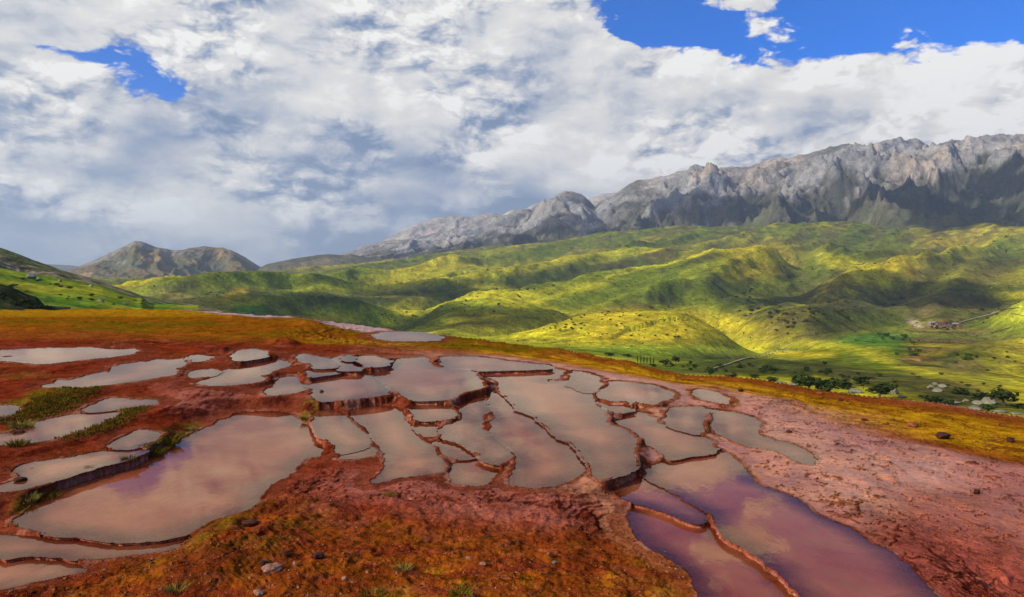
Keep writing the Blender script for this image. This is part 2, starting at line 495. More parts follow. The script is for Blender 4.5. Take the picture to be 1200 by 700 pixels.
# ------------------------------------------------------------------ the travertine terraces: pools
# (label, level in metres, outline traced in photo pixels)
POOLS = [
 ("long sky-blue pool at the far left edge of the terraces", 1.05, [(-90,414),(0,412.5),(30,410.5),(80,409.5),(130,409.3),(158,411),(150,414.5),(120,418),(90,421),(70,423.5),(50,425.5),(35,424.5),(15,423),(0,421.5),(-90,425)]),
 ("pale winding pool with a narrow left tail below the sky-blue pool", 0.85, [(50,453),(65,451),(66,446.5),(80,447.5),(100,442),(122,437.5),(130,438),(132,431),(150,428),(168,425.5),(172,426.5),(182,423),(200,423.5),(218,421.5),(220,424),(214,428),(205,432),(207,434),(204,438),(185,441),(165,444.5),(140,448),(120,450.5),(100,453.5),(75,454.5)]),
 ("tiny white pool at the right tip of the pale winding pool", 0.95, [(222,419),(235,417.5),(249,416.5),(245,420),(230,423),(222,421.5)]),
 ("small white slanting pool against the yellow plain", 1.0, [(271,418),(283,412),(300,411),(309,413),(315,415.5),(305,418),(290,420.5),(275,421.5)]),
 ("small white oval pool left of the pale long slanting pool", 0.75, [(222,440),(228,436),(245,434.5),(255,435),(253,438),(240,440.5),(225,441.5)]),
 ("pale long slanting pool held by a tall dark red wall", 0.72, [(236,448),(256,440),(260,436),(282,432),(284,430),(300,426),(318,423.5),(330,424),(338,426.5),(328,431),(318,434),(316,437),(306,439),(304,442),(310,444),(300,447),(280,449.5),(255,451),(240,450)]),
 ("grey triangular pool right of the pale long slanting pool", 0.5, [(312,460),(320,453),(328,446),(340,442.5),(348,443),(350,446),(352,449),(360,453),(358,456),(345,459),(330,461),(318,462)]),
 ("white pool with a bent outline, topmost of the white cluster", 0.85, [(347,420),(355,416.5),(365,418),(380,420.5),(390,424),(393,428),(388,430),(370,430),(366,425),(355,424)]),
 ("white wedge pool between two thin rims in the white cluster", 0.8, [(389,422),(398,420),(410,424.5),(418,428),(422,432),(418,433),(398,432.5),(396,428)]),
 ("white lens shaped pool, lowest of the white cluster", 0.72, [(358,437),(368,433),(385,431.5),(399,432.5),(400,435),(390,437),(375,439),(362,441)]),
 ("tiny white pool at the top right of the white cluster", 0.88, [(402,419),(412,417.5),(414,421),(408,422)]),
 ("white bowl shaped pool with a dark red lip on its right", 0.8, [(416,421),(425,419),(440,419),(450,422),(456,424.5),(450,427.5),(436,428.5),(422,428),(417,425)]),
 ("greyish lilac pool with a small black stone in it", 0.52, [(362,453),(375,447),(395,441),(420,437),(430,440),(436,445),(443,450),(449,459),(440,462),(425,463.5),(400,466),(375,467.5),(370,464),(370,458)]),
 ("wide lilac pool with a thick dark red wall under its right end", 0.48, [(439,446),(436,441),(441,434),(448,431),(460,429),(465,424),(470,422),(500,421),(503,426),(508,431),(520,433),(540,434),(553,437),(558,443),(564,449),(566,453),(560,455),(545,458),(536,462),(530,466),(510,467.5),(490,468),(478,466),(470,460),(465,457),(458,458),(452,463),(449,458)]),
 ("dark grey strip of water under the yellow rim", 0.42, [(516,421),(530,419.5),(560,420),(590,424),(640,429),(640,431),(600,432),(560,433.2),(535,433.2),(520,430)]),
 ("largest tan pool in the middle of the terraces", 0.2, [(553,436),(600,434),(640,434),(656,436.5),(655,439),(640,445),(648,449),(664,449),(668,453),(676,458.5),(690,461),(693,466),(694,475),(703,481),(711,484),(708,490),(708,497),(720,502),(729,505),(735,510),(743,518),(740,527),(739,535),(742,543),(738,549),(725,554),(705,559),(699,556),(695,546),(687,534),(678,523),(672,516),(662,513),(652,507),(646,500),(636,492),(628,485),(614,480),(606,472),(598,464),(590,458),(588,454),(588,449),(582,443),(572,440)]),
 ("tan pool left of the largest one, split from it by a thin broken rim", 0.13, [(576,462),(588,466),(598,475),(606,483),(619,490),(631,499),(642,509),(654,517),(665,523),(673,532),(681,543),(684,549),(676,556),(660,563),(645,568),(620,569.5),(600,565),(604,557),(608,545),(607,532),(598,525),(585,517),(576,512),(579,500),(582,487),(580,481),(572,476),(574,468)]),
 ("lilac pool with a short dark hooked wall on its right", 0.15, [(540,474),(550,471),(566,466),(570,470),(567,476),(572,482),(565,486),(564,492),(566,500),(568,509),(580,518),(592,526),(599,534),(596,538),(585,543),(572,540),(562,534),(550,523),(537,516),(522,513.5),(519,506),(524,499),(540,493),(543,486),(536,479)]),
 ("small lilac trapezoid pool with a dark red lower wall", 0.25, [(480,478),(490,476.5),(515,475),(528,479),(535,486),(524,490),(510,491.5),(489,491.5),(485,485)]),
 ("tiny pink pool under the small trapezoid pool", 0.12, [(488,499),(508,497),(512,502),(514,509),(500,511),(495,509),(489,503)]),
 ("grey lilac pool running towards the viewer left of the pink cells", 0.08, [(410,484),(430,478.5),(455,477),(468,480),(474,485),(472,492),(480,497),(485,506),(493,517),(506,524),(509,532),(517,540),(520,547),(513,552),(498,555),(470,558),(450,563),(436,566),(447,557),(453,545),(451,533),(443,520),(435,508),(426,498),(416,491)]),
 ("small pink cell with an ochre lower rim", 0.06, [(516,523),(508,520),(521,517),(535,519),(547,526),(555,535),(540,537),(527,535),(520,531)]),
 ("round pink tan pool on the lip of the red slope", 0.0, [(532,549),(535,544),(550,541),(562,540),(580,544),(583,550),(577,559),(571,566),(560,568.5),(545,566.5),(529,564)]),
 ("shallow pink pool with ochre stains left of the grey lilac pool", 0.12, [(368,488),(377,481.5),(390,480.5),(404,487),(412,498),(422,505.5),(430,512),(433,519),(424,525.5),(408,529),(396,530),(391,520),(377,512),(369,500)]),
 ("thin pink pool above the dark wall at the left lip", 0.1, [(398,534),(420,529.5),(434,524.5),(437,530),(428,535),(402,537)]),
 ("largest mauve pool in the left foreground", -0.1, [(265,493),(280,486),(300,484),(325,484),(340,488),(352,495),(368,505),(378,515),(378,522),(376,533),(358,536),(345,548),(330,560),(318,566),(308,577),(300,588),(290,596),(275,601),(255,606),(240,613),(225,622),(205,627),(185,631),(150,633),(120,631),(100,628),(60,625),(40,620),(20,616),(17,610),(30,604),(45,590),(65,577),(90,567),(120,558),(150,548),(175,538),(200,527),(215,515),(240,503)]),
 ("shallow brown strip of water in front of the largest mauve pool", -0.2, [(-60,626),(25,629),(60,633),(110,636),(150,638.5),(195,634),(222,627),(214,634),(200,643),(180,646),(140,651),(100,654),(60,651),(40,649),(-60,648)]),
 ("shallow pink water at the lower left corner", -0.3, [(-60,656),(30,654),(60,657),(85,661),(98,668),(70,675),(30,683),(0,690),(-60,692)]),
 ("slim pink pool between two mossy banks at the left edge", 0.5, [(-60,510),(0,510),(20,506),(40,497),(65,491),(90,487),(120,484.5),(141,484),(130,490),(110,498),(90,505),(65,513),(35,518),(10,520),(-60,525)]),
 ("small pink pool at the left edge above a mossy bank", 0.65, [(-60,478),(0,477),(18,476),(24,481),(10,487),(-60,493)]),
 ("streaky shallow pink pool among red crusts", 0.55, [(97,480),(115,474),(130,468),(150,469),(185,471),(165,475),(140,478),(115,481)]),
 ("small pink pool behind a round mossy tuft", 0.3, [(130,522),(150,511),(165,505),(188,509),(175,517),(165,522),(150,525),(132,524)]),
 ("long grey pink pool above the tall dark wall of the largest mauve pool", 0.25, [(20,550),(40,543),(80,538),(110,532),(150,527.5),(168,528),(158,534),(140,540),(110,547),(80,557),(60,563),(30,572),(0,576),(-60,582),(-60,575),(0,570),(25,560)]),
 ("small tan pool under the rim right of the largest tan pool", 0.22, [(667,439.5),(680,438.5),(700,444),(704,448),(699,453),(696,457),(685,457),(675,452)]),
 ("dark grey green pool at the right rear rim", 0.2, [(714,449),(730,449),(760,452),(785,460),(789,465),(775,469),(765,473),(745,469),(740,473),(735,469),(720,469),(705,466),(699,462),(704,458),(713,455)]),
 ("little pink pool below the dark grey green pool", 0.12, [(702,471),(715,478),(738,477.5),(736,481),(722,483),(709,480)]),
 ("pale tan pool between two broken red rims right of centre", -0.04, [(728,493),(736,485),(750,485),(764,491),(769,499),(785,501),(813,511),(828,517),(838,526),(828,529),(800,533),(786,536),(777,529),(768,523),(759,518),(748,509),(731,500)]),
 ("tan pool left of the hooked red rim", 0.0, [(785,481),(815,479.5),(827,481),(823,489),(820,498),(822,505),(815,506),(790,499),(783,494),(786,488)]),
 ("tan pool inside the hooked red rim", -0.08, [(837,483),(855,485),(875,490),(890,496),(885,504),(888,512),(903,517),(932,525),(951,535),(953,543),(935,538),(910,526),(882,522),(862,515),(848,509),(840,504),(836,498),(841,491)]),
 ("dark grey green patch of water beside the yellow rim", 0.08, [(812,459),(828,458),(845,464),(858,470),(855,473),(838,470),(820,466)]),
 ("broad mirror pool in the right foreground", -0.14, [(760,553),(776,547),(786,541),(810,537),(835,532),(848,534),(856,540),(866,549),(876,560),(880,567),(898,576),(923,584),(938,593),(953,606),(973,614),(998,626),(1018,641),(1038,648),(1056,661),(1070,676),(1083,691),(1095,707),(1040,716),(1000,716),(962,712),(938,688),(918,670),(898,653),(877,639),(857,629),(848,620),(843,609),(837,599),(822,590),(802,580),(784,568),(767,561)]),
 ("mauve pool behind the dark pool at bottom right", -0.18, [(724,566),(740,561),(755,563.5),(780,574),(808,587),(821,595),(825,601),(823,609),(815,610.5),(801,606),(786,599),(775,595),(755,589),(735,584),(725,577)]),
 ("dark violet pool reflecting a cloud edge at the bottom right", -0.32, [(742,600),(750,597),(772,597),(785,602),(800,610),(815,614.5),(828,620),(842,632),(857,642),(882,655),(902,671),(922,688),(937,707),(943,722),(830,722),(820,690),(815,675),(810,668),(790,653),(770,642),(752,630),(746,618)]),
 ("thin milky pool on the far lower terrace", 0.25, [(440,394),(455,391),(480,391),(500,392.5),(514,396),(510,398),(480,398.5),(455,398)]),
]

def jitter(pts, amp, levels=3, seed=0):
    r = random.Random(seed)
    for _ in range(levels):
        out = []
        for i, a in enumerate(pts):
            b = pts[(i + 1) % len(pts)]
            dx, dy = b[0] - a[0], b[1] - a[1]
            L = math.hypot(dx, dy)
            k = r.gauss(0, amp)
            out.append(a)
            if L > 0.12: out.append((a[0] + dx / 2 - dy * k, a[1] + dy / 2 + dx * k))
        pts = out
        amp *= 1.0
    return pts


def smooth_closed(pts):
    out = []
    n = len(pts)
    for i in range(n):
        p0, p1, p2, p3 = pts[i - 1], pts[i], pts[(i + 1) % n], pts[(i + 2) % n]
        out.append(p1)
        out.append(tuple((-p0[k] + 9 * p1[k] + 9 * p2[k] - p3[k]) / 16 for k in (0, 1)))
    return out


def grow(pts, k):
    n = len(pts)
    area = sum(pts[i][0] * pts[(i + 1) % n][1] - pts[(i + 1) % n][0] * pts[i][1] for i in range(n))
    s = 1 if area > 0 else -1
    out = []
    for i in range(n):
        a, b = pts[i - 1], pts[(i + 1) % n]
        dx, dy = b[0] - a[0], b[1] - a[1]
        L = math.hypot(dx, dy) + 1e-6
        out.append((pts[i][0] + s * dy / L * k, pts[i][1] - s * dx / L * k * .8))
    return out


POOLS = [(l, z * .78, p) for l, z, p in POOLS]
POOL_XY = []
for i, (lab, z, pts) in enumerate(POOLS):
    pts = grow(smooth_closed(pts), 6.0 if i in (40, 42) else 4.2 if i in (15, 16, 33, 36, 37, 38, 12, 40, 41, 42) else 2.5)
    w = [tuple(float(q) for q in at_z(px, py, z)) for px, py in pts]
    POOL_XY.append(jitter(w, 0.09, 2, i))


def inside_poly(X, Y, P):
    ins = np.zeros(X.shape, bool)
    n = len(P)
    for i in range(n):
        x1, y1 = P[i]; x2, y2 = P[(i + 1) % n]
        if y1 == y2: continue
        c = (Y < y1) != (Y < y2)
        ins ^= c & (X < (x2 - x1) * (Y - y1) / (y2 - y1) + x1)
    return ins


def poly_dist(X, Y, P):
    A = np.array(P, np.float32); B = np.roll(A, -1, 0)
    best = np.full(X.shape, 1e9, np.float32)
    for (ax, ay), (bx, by) in zip(A, B):
        dx, dy = bx - ax, by - ay
        t = np.clip(((X - ax) * dx + (Y - ay) * dy) / (dx * dx + dy * dy + 1e-9), 0, 1)
        np.minimum(best, (X - ax - t * dx) ** 2 + (Y - ay - t * dy) ** 2, out=best)
    return np.sqrt(best)


# ground lattice: even in apparent size so near ground is finer
us = np.concatenate([np.arange(-420, -12, 12), np.arange(-12, 1212, 1.3), np.arange(1212, 1640, 12)])
vs = np.concatenate([[341.5, 343, 345, 347, 349], np.arange(351, 395, 0.8), np.arange(395, 470, 0.6), np.arange(470, 706, 0.72), [708, 714, 724, 740, 765, 800, 860, 950]])
U, V = np.meshgrid(us, vs)
GX, GY = at_z(U, V, 0.0)
GX = GX.astype(np.float32); GY = GY.astype(np.float32)
GR_ = np.hypot(GX, GY)

ANCH = [(-300,362,1.0),(0,362,1.0),(200,363,0.95),(330,375,.6),(450,386,0.3),(600,404,0.1),(800,438,-0.2),(1000,462,-0.35),(1200,488,-0.5),
        (1200,560,-0.5),(1200,690,-0.7),(1050,500,-0.3),(400,610,-0.05),(550,640,-0.15),(680,650,-0.28),(300,650,0.1),(450,690,-0.15),(100,690,-0.4),
        (700,600,-0.2),(0,440,1.0),(0,533,.42),(0,600,0.1),(-300,530,.6),(-300,690,-.3),(1400,600,-.7),(1400,500,-.6),(100,395,1.05),(300,395,.85),(250,470,.55),(600,760,-.3),(200,760,-.3),(1000,760,-.7)]
ANCH = [(a, b, c * .78) for a, b, c in ANCH]
cen = [(np.mean([q[0] for q in p]), np.mean([q[1] for q in p]), z) for (l, z, p) in POOLS]
num = np.zeros(U.shape, np.float32); den = np.zeros(U.shape, np.float32)
for (cx, cy, z) in ANCH + cen:
    dv = (V - cy) * 2.2
    w_ = 1.0 / (((U - cx) ** 2 + dv ** 2) / 3600.0 + 0.15) ** 1.6
    num += (w_ * z).astype(np.float32); den += w_.astype(np.float32)
GLOB = num / den

n1 = fbm(GX / 2.2, GY / 2.2, 5, 1)
n2 = fbm(GX / 0.5, GY / 0.7, 4, 5)
wob = fbm(GX / 1.1, GY / 1.1, 3, 9)
num = GLOB * 0.35; den = np.full(U.shape, 0.35, np.float32)
lipz = np.full(U.shape, -9, np.float32)
near = np.full(U.shape, 9, np.float32)        # scaled distance to the nearest water
inz = np.full(U.shape, -9, np.float32); ind = np.zeros(U.shape, np.float32); inid = np.full(U.shape, -1, np.int32)
SC = np.clip(GR_ / 22.0, 0.55, 4.0)
for i, (lab, z, pts) in enumerate(POOLS):
    P = POOL_XY[i]
    xs = [p[0] for p in P]; ys = [p[1] for p in P]
    rr = math.hypot(np.mean(xs), np.mean(ys)) / 22.0
    m = 2.6 * max(rr, 0.55)
    sel = (GX > min(xs) - m) & (GX < max(xs) + m) & (GY > min(ys) - 1.4 * m) & (GY < max(ys) + 1.4 * m)
    x, y = GX[sel], GY[sel]
    ins = inside_poly(x, y, P)
    d = poly_dist(x, y, P)
    s = SC[sel]
    dn = np.where(ins, 0, np.maximum(d / s * (1 + .55 * np.clip(n2[sel], -.8, .8)), 0.0))
    fall = 1 - sstep(1.2, 2.5, dn)
    wgt = fall / (dn + 0.05) ** 2.4
    num[sel] += wgt * z; den[sel] += wgt
    lw = 0.13 * s
    lip = z + 0.022 * np.minimum(s, 1.6) - 0.03 * (d / lw) ** 2
    lipz[sel] = np.where(~ins & (d < lw * 1.25), np.maximum(lipz[sel], lip), lipz[sel])
    near[sel] = np.minimum(near[sel], dn)
    up = ins & (z > inz[sel])
    inz[sel] = np.where(up, z, inz[sel]); ind[sel] = np.where(up, d, ind[sel]); inid[sel] = np.where(up, i, inid[sel])
BASE = num / den
# walls between levels break into two or three small steps
fr_ = (BASE - GLOB) * 6 + n2 * .5
INS = inz > -5

# relief of the bare ground
rockz = np.maximum.reduce([ell(U, V, 560, 640, 330, 75, 0, .35), ell(U, V, 120, 680, 260, 30, 0, .4), ell(U, V, 330, 560, 70, 60), ell(U, V, 300, 650, 150, 60)])
flow = ell(U, V, 1080, 560, 260, 120, 12, .4)          # flowstone on the right
away = sstep(0.1, 1.1, near)
REL = (0.10 * n1 * (0.15 + 0.85 * away) * np.minimum(SC, 2) + 0.022 * n2 * (0.5 + 0.5 * away))
# crusty mini steps on the red slope: stacked scales
st = (BASE + 0.28 * n1) * 11 + wob * 1.6 + 0.8 * n2
stp = st - np.floor(st)
REL += 1.5 * rockz * away * (0.045 * (sstep(0.0, 0.75, stp) - stp) + 0.05 * n2 + 0.03 * ridged(GX / 0.45, GY / 0.3, 3, 21))
# micro rims on the flowstone: winding little walls
wx, wy = GX + 0.55 * fbm(GX / .9, GY / .9, 3, 31), GY + 0.55 * fbm(GX / .9, GY / .9, 3, 37)
mr1 = np.abs(fbm(wx / 2.3, wy / 1.6, 4, 41)); mr2 = np.abs(fbm(wx / 1.2, wy / 0.8, 3, 47))
gate = sstep(-0.12, 0.22, fbm(GX / 3.2, GY / 3.2, 2, 51) + 0.5 * ell(U, V, 1060, 570, 140, 60, 20) - 0.02)
thick = np.clip(GR_ / 26, .6, 2)
mr3 = np.abs(fbm(wx / 0.42, wy / 0.30, 2, 49))
gap_ = fbm(GX / .8, GY / .8, 2, 57)
mrim = np.maximum.reduce([(1 - sstep(0.006, 0.024 * thick, mr1)) * sstep(-.75, -.3, gap_), (1 - sstep(0.006, 0.028 * thick, mr2)) * np.maximum(gate, .35) * sstep(-.35, .1, gap_)])
mrim = mrim * np.clip(flow * 1.2 + 0.5 * ell(U, V, 780, 575, 60, 22) + .5 * ell(U, V, 700, 575, 90, 18) + .6 * ell(U, V, 850, 520, 40, 18) + .5 * ell(U, V, 925, 518, 40, 9, 10), 0, 1) * (~INS)
REL *= 1 - .9 * np.clip(flow * 1.3, 0, 1)
REL *= 1 - .8 * ell(U, V, 730, 500, 300, 75, 6, .35) * (near < 1.5)
REL += 0.035 * mrim
# mounds (photo px): grooved hump in the left foreground, mossy banks on the left
MOUNDS = [(265, 612, 55, 9, -27, .11), (300, 645, 55, 20, -22, .08), (235, 680, 55, 16, -20, .16), (45, 486, 55, 8, -13, .22), (112, 501, 48, 8, -17, .22), (185, 521, 22, 7, -12, .15),
          (60, 585, 22, 9, -30, .14), (30, 592, 18, 8, -20, .12), (15, 523, 16, 5, 0, .15), (362, 486, 9, 9, 60, .12), (60, 431, 50, 4, -5, .2), (120, 423, 60, 4, -8, .2),
          (340, 381, 40, 5, 8, .35), (280, 379, 60, 3, 5, .2), (200, 372, 90, 4, 2, .2), (335, 413, 14, 4, 0, .3), (250, 426, 25, 4, -12, .2)]
MZ = np.zeros(U.shape, np.float32)
for (cx, cy, rx, ry, rot, hh) in MOUNDS:
    MZ = np.maximum(MZ, hh * ell(U, V, cx, cy, rx, ry, rot, .7) * (1 + 0.5 * n1))
MZ *= sstep(0.02, 0.3, near)
groove = ell(U, V, 300, 655, 95, 32, -24, .4)
gz = np.sin((GX * 0.75 + GY * 0.66 + 0.12 * wob) * 2 * math.pi / 0.13)
REL += groove * 0.006 * gz * sstep(-.3, .3, n1 + .2)
GZ = BASE + REL + MZ
GZ = np.where(near < 0.35, np.maximum(GZ * sstep(0, .35, near) + BASE * (1 - sstep(0, .35, near)), lipz + 0.02 * n2), GZ)
GZ = np.where(lipz > -5, np.maximum(GZ, lipz + 0.012 * n2), GZ)
depth = 0.025 + 0.09 * sstep(0, 1.2, ind)
GZ = np.where(INS, inz - depth + 0.012 * n2, GZ)
# the terrace ends in a drop to the valley along its far edge
EDGE = [(-420,361.5,1.0),(0,362,1.0),(150,362.5,1.0),(215,364,.95),(300,369,.8),(360,375,.6),(420,380,.4),(470,386,.3),(520,393,.2),(600,402,.1),(660,411,0),(720,423,-.12),(800,437,-.2),(900,450,-.3),(1000,461.5,-.35),(1100,474,-.45),(1200,488,-.5),(1640,540,-.7)]
eu, ev = [], []
for (px, py, z) in EDGE:
    z *= .78
    x, y = at_z(px, py, z)
    a, b = project(x, y, 0.0)
    eu.append(float(a)); ev.append(float(b))
ve = np.interp(us, eu, ev)[None, :] + 0.9 * fbm(GX / 6, GY / 6, 3, 61)
_, ye = at_z(U, ve, 0.0)
beyond = np.maximum(GY - ye, 0)
edged = V - ve                                              # px inside the edge
GZ = GZ - np.minimum(beyond * 0.75, 60) - 0.25 * np.exp(-np.clip(edged, 0, 99) / 3.0) * (edged > 0) * 0.3
gkeep = beyond < 60

# colours of the ground itself
RED, DRED, PINK, OCHRE, YEL = (0.20, 0.028, 0.008), (0.070, 0.009, 0.004), (0.36, 0.10, 0.06), (0.26, 0.078, 0.003), (0.38, 0.185, 0.005)
OLIVE, MOSS, TAN, RUST = (0.155, 0.085, 0.003), (0.125, 0.08, 0.005), (0.58, 0.235, 0.085), (0.24, 0.055, 0.008)
gc = rgba(U.shape, RED, 0.12)
cn1 = fbm(GX / 3.0, GY / 3.0, 4, 71); cn2 = fbm(GX / 0.8, GY / 0.8, 4, 77); cn3 = fbm(GX / 7, GY / 7, 3, 83)
paint(gc, DRED, sstep(-.1, .5, cn2) * 0.7)
paint(gc, PINK, sstep(0.1, .5, cn1 - 0.4 * cn2) * 0.5, 0.4)
paint(gc, RUST, sstep(0.1, .5, cn3) * 0.6)
# pink shallow crust round the pools of the left and middle
paint(gc, PINK, 0.75 * np.maximum.reduce([ell(U, V, 330, 473, 60, 12), ell(U, V, 480, 570, 130, 22), ell(U, V, 250, 480, 70, 14), ell(U, V, 620, 590, 150, 25)]) * sstep(-.35, .3, cn2 + .3), 0.55)
plain = 1 - sstep(396, 412, V + 5 * cn3 - 0.02 * U)
paint(gc, OCHRE, plain * 0.9, 0.05)
paint(gc, OLIVE, plain * sstep(-.25, .35, fbm(GX / 12, GY / 6, 4, 91)), 0.0)
paint(gc, YEL, plain * np.maximum(ell(U, V, 90, 374, 260, 5), ell(U, V, 420, 408, 60, 7)) * .8)
paint(gc, RUST, plain * (1 - sstep(363.5, 370, V + 2 * cn3)) * .9)
paint(gc, RUST, ell(U, V, 60, 404, 140, 6) * .8)
# bottom ochre slope
och = np.maximum.reduce([ell(U, V, 500, 680, 260, 62, 0, .5), ell(U, V, 780, 680, 80, 45, 0, .5), ell(U, V, 260, 640, 130, 55, 0, .5), ell(U, V, 200, 690, 150, 30), .5 * ell(U, V, 690, 640, 80, 30)])
paint(gc, OCHRE, och * .6 * sstep(-.4, .3, cn1 + 0.4 * cn2), 0.3)
paint(gc, (0.26, 0.06, 0.004), och * .6)
paint(gc, (0.42, 0.10, 0.05), och * sstep(.15, .5, fbm(GX / .9, GY / .45, 4, 103)) * .5, .4)
paint(gc, (0.40, 0.19, 0.006), och * sstep(.15, .55, .5 * cn1 + 0.8 * cn2) * .5, 0.2)
paint(gc, RED, och * sstep(-.05, .35, fbm(GX / 2.4, GY / .7, 4, 99)) * .85)
paint(gc, DRED, och * sstep(.2, .45, fbm(GX / 1.2, GY / .3, 4, 107)) * .6)
paint(gc, RUST, och * sstep(.05, .4, fbm(GX / .35, GY / .35, 4, 97)) * .6)
paint(gc, RED, och * sstep(.15, .5, -cn2) * .6)
paint(gc, MOSS, np.maximum.reduce([ell(U, V, 262, 612, 62, 12, -27), ell(U, V, 305, 643, 70, 22, -22) * .6, .4 * ell(U, V, 250, 630, 60, 22)]) * sstep(-.3, .35, cn2) * .8, 0.1)
paint(gc, DRED, ell(U, V, 235, 672, 60, 22, -25) * .7)
# far slope and yellow rim
RIM = [(560,409),(640,417),(700,427),(760,438),(850,454),(950,470),(1060,486),(1200,505),(1640,560)]
dr = poly_dist_px(U, V, RIM)
inner = sstep(-2, 3, edged)
bandw = np.interp(us, [520, 700, 900, 1200], [10, 13, 19, 24])[None, :]
rimk = 1 - sstep(0, 1.5, dr / bandw + 0.45 * cn3 + .3 * cn1)
paint(gc, (0.34, 0.125, 0.004), np.clip(rimk * 1.4, 0, 1), 0.1)
stk = fbm(U / 55, dr * np.sign(V - np.interp(us, [q[0] for q in RIM], [q[1] for q in RIM])[None, :]) / 3.2, 4, 105)
paint(gc, (0.50, 0.255, 0.007), sstep(.2, .9, rimk + .6 * fbm(GX / 6, GY / 3, 4, 95) - .1) * sstep(-.35, .25, stk) * .9, 0.1)
paint(gc, (0.15, 0.05, 0.006), np.clip(rimk * 1.5, 0, 1) * sstep(.05, .45, -stk + .3 * cn2) * .7, 0.1)
paint(gc, RUST, (1 - sstep(4, 12, edged + 3 * cn3)) * (U > 560) * .85, 0.05)
paint(gc, OLIVE, ell(U, V, 560, 406, 130, 10, 7) * sstep(-.3, .3, cn3 + .1), 0.05)
# lower pinkish flats on the far left terrace edge
paint(gc, (0.42, 0.2, 0.16), np.maximum.reduce([ell(U, V, 265, 373.5, 62, 3, 5, .4), ell(U, V, 315, 377.5, 30, 1.6, 4, .4), ell(U, V, 415, 384.5, 60, 3.2, 8, .4), ell(U, V, 420, 389, 60, 2, 6)]), .7)
# flowstone right
fl = np.clip(flow * 1.15, 0, 1) * sstep(4, 12, dr - bandw * .75 + 3 * cn3)
paint(gc, (0.40, 0.12, 0.05), fl * .95, 0.60 + .16 * sstep(-.3, .1, cn1 + .2)[..., None])
paint(gc, TAN, fl * np.maximum(ell(U, V, 950, 550, 110, 35, 25), .7 * ell(U, V, 1010, 545, 120, 30)) * sstep(-.5, .2, cn1 + .2), 0.95)
paint(gc, (0.36, 0.13, 0.08), ell(U, V, 930, 500, 120, 16, 8) * .6, .7)
paint(gc, (0.30, 0.06, 0.035), ell(U, V, 1150, 670, 180, 60, 15, .5) * .9, 0.35)
paint(gc, OCHRE, ell(U, V, 1060, 690, 40, 14, 40) * .6 * sstep(-.1, .4, cn2))
paint(gc, TAN, .8 * np.maximum(ell(U, V, 720, 567, 70, 14), ell(U, V, 800, 545, 130, 90) * sstep(640, 700, U) * (1 - sstep(.5, 1.2, near))) * (~INS), 0.6)
# walls: darker iron red where the ground is steep; micro rims the same
gyv, gxv = np.gradient(GZ)
dXu = np.gradient(GX, axis=1); dYv = np.gradient(GY, axis=0)
slope = np.sqrt((gxv / np.where(np.abs(dXu) < 1e-4, 1e-4, dXu)) ** 2 + (gyv / np.where(np.abs(dYv) < 1e-4, 1e-4, dYv)) ** 2)
wallk = sstep(0.12, 0.45, slope / (1 + 0.0 * SC)) * (near < 1.6) * (~INS)
paint(gc, DRED, wallk * .9 * (1 - .6 * rimk) * (1 - .85 * och), 0.25)
gapk = (near < 0.5) & (~INS)
paint(gc, (0.17, 0.035, 0.014), gapk * sstep(-.25, .2, cn2 + .25) * .8 * (1 - sstep(820, 960, U)) * (1 - och * .6), 0.3)
paint(gc, (0.15, 0.03, 0.012), mrim * .92, 0.25)
lipk = (lipz > -5) * (~INS) * sstep(-.05, .3, fbm(GX / 1.3, GY / 1.3, 3, 111) + .5 * n2)
paint(gc, (0.42, 0.19, 0.12), lipk * .4, .5)
# moss on the banks
for (cx, cy, rx, ry, rot, kk) in [(45,486,60,9,-13,1),(112,501,52,9,-17,1),(185,521,24,8,-12,1),(60,585,24,10,-30,.8),(30,592,18,8,-20,.6),(150,485,30,5,-10,.7),(215,503,25,6,-20,.6),(362,486,8,10,70,.9),(75,472,45,6,-12,.9),(15,523,16,6,0,.9),(30,455,30,4,0,.5)]:
    paint(gc, MOSS, ell(U, V, cx, cy, rx, ry, rot, .5) * kk * sstep(-.35, .15, cn2) * (~INS), 0.0)
# the middle and right: shallow wet sheets run between the pools up to thin dark rims
sheet = np.maximum(ell(U, V, 730, 500, 300, 75, 6, .35), ell(U, V, 860, 560, 150, 60, 20, .4)) * (~INS) * sstep(0, 8, edged - 16)
sheet = sheet * (1 - sstep(.25, .7, slope)) * sstep(.10, .22, near + .05 * n2)
paint(gc, (0.46, 0.165, 0.075), sheet * .92, .8)
paint(gc, (0.54, 0.205, 0.075), sheet * sstep(-.2, .3, cn1) * .7, .84)
paint(gc, (0.30, 0.085, 0.05), sheet * sstep(.05, .4, -cn1 + .3 * cn3) * .6, .84)
paint(gc, (0.15, 0.03, 0.012), mrim * sheet * .9, .3)
# beds of the pools
paint(gc, RED, INS * 1.0, 0.2)
edgek = sstep(0.0, 0.10, ind / SC)
paint(gc, (0.40, 0.125, 0.07), INS * edgek, 0.3)
paint(gc, (0.55, 0.26, 0.14), INS * edgek * sstep(-.2, .4, cn1) * .5 * (1 - sstep(.4, 2.0, ind)))
paint(gc, OCHRE, INS * sstep(.25, .5, cn2) * .4 * (1 - sstep(0, .8, ind)))
gc[..., :3] *= (1 + 0.18 * cn2)[..., None]
gc[..., :3] = np.clip(gc[..., :3], 0.003, 0.7)

ground_me = grid_mesh("ground", GX, GY, GZ, gc, gkeep)
M_ground = terrain_mat("travertine crust", (0.9, 6.0, 30.0, 110.0), 0.36, (5.0, 22.0, 70.0), (0.07, 0.03, 0.010), bstr=.75, crust=True)
tag(mesh_obj("ground", ground_me, M_ground), "red and ochre travertine ground stepping down in natural terraces", "ground", None, "structure")


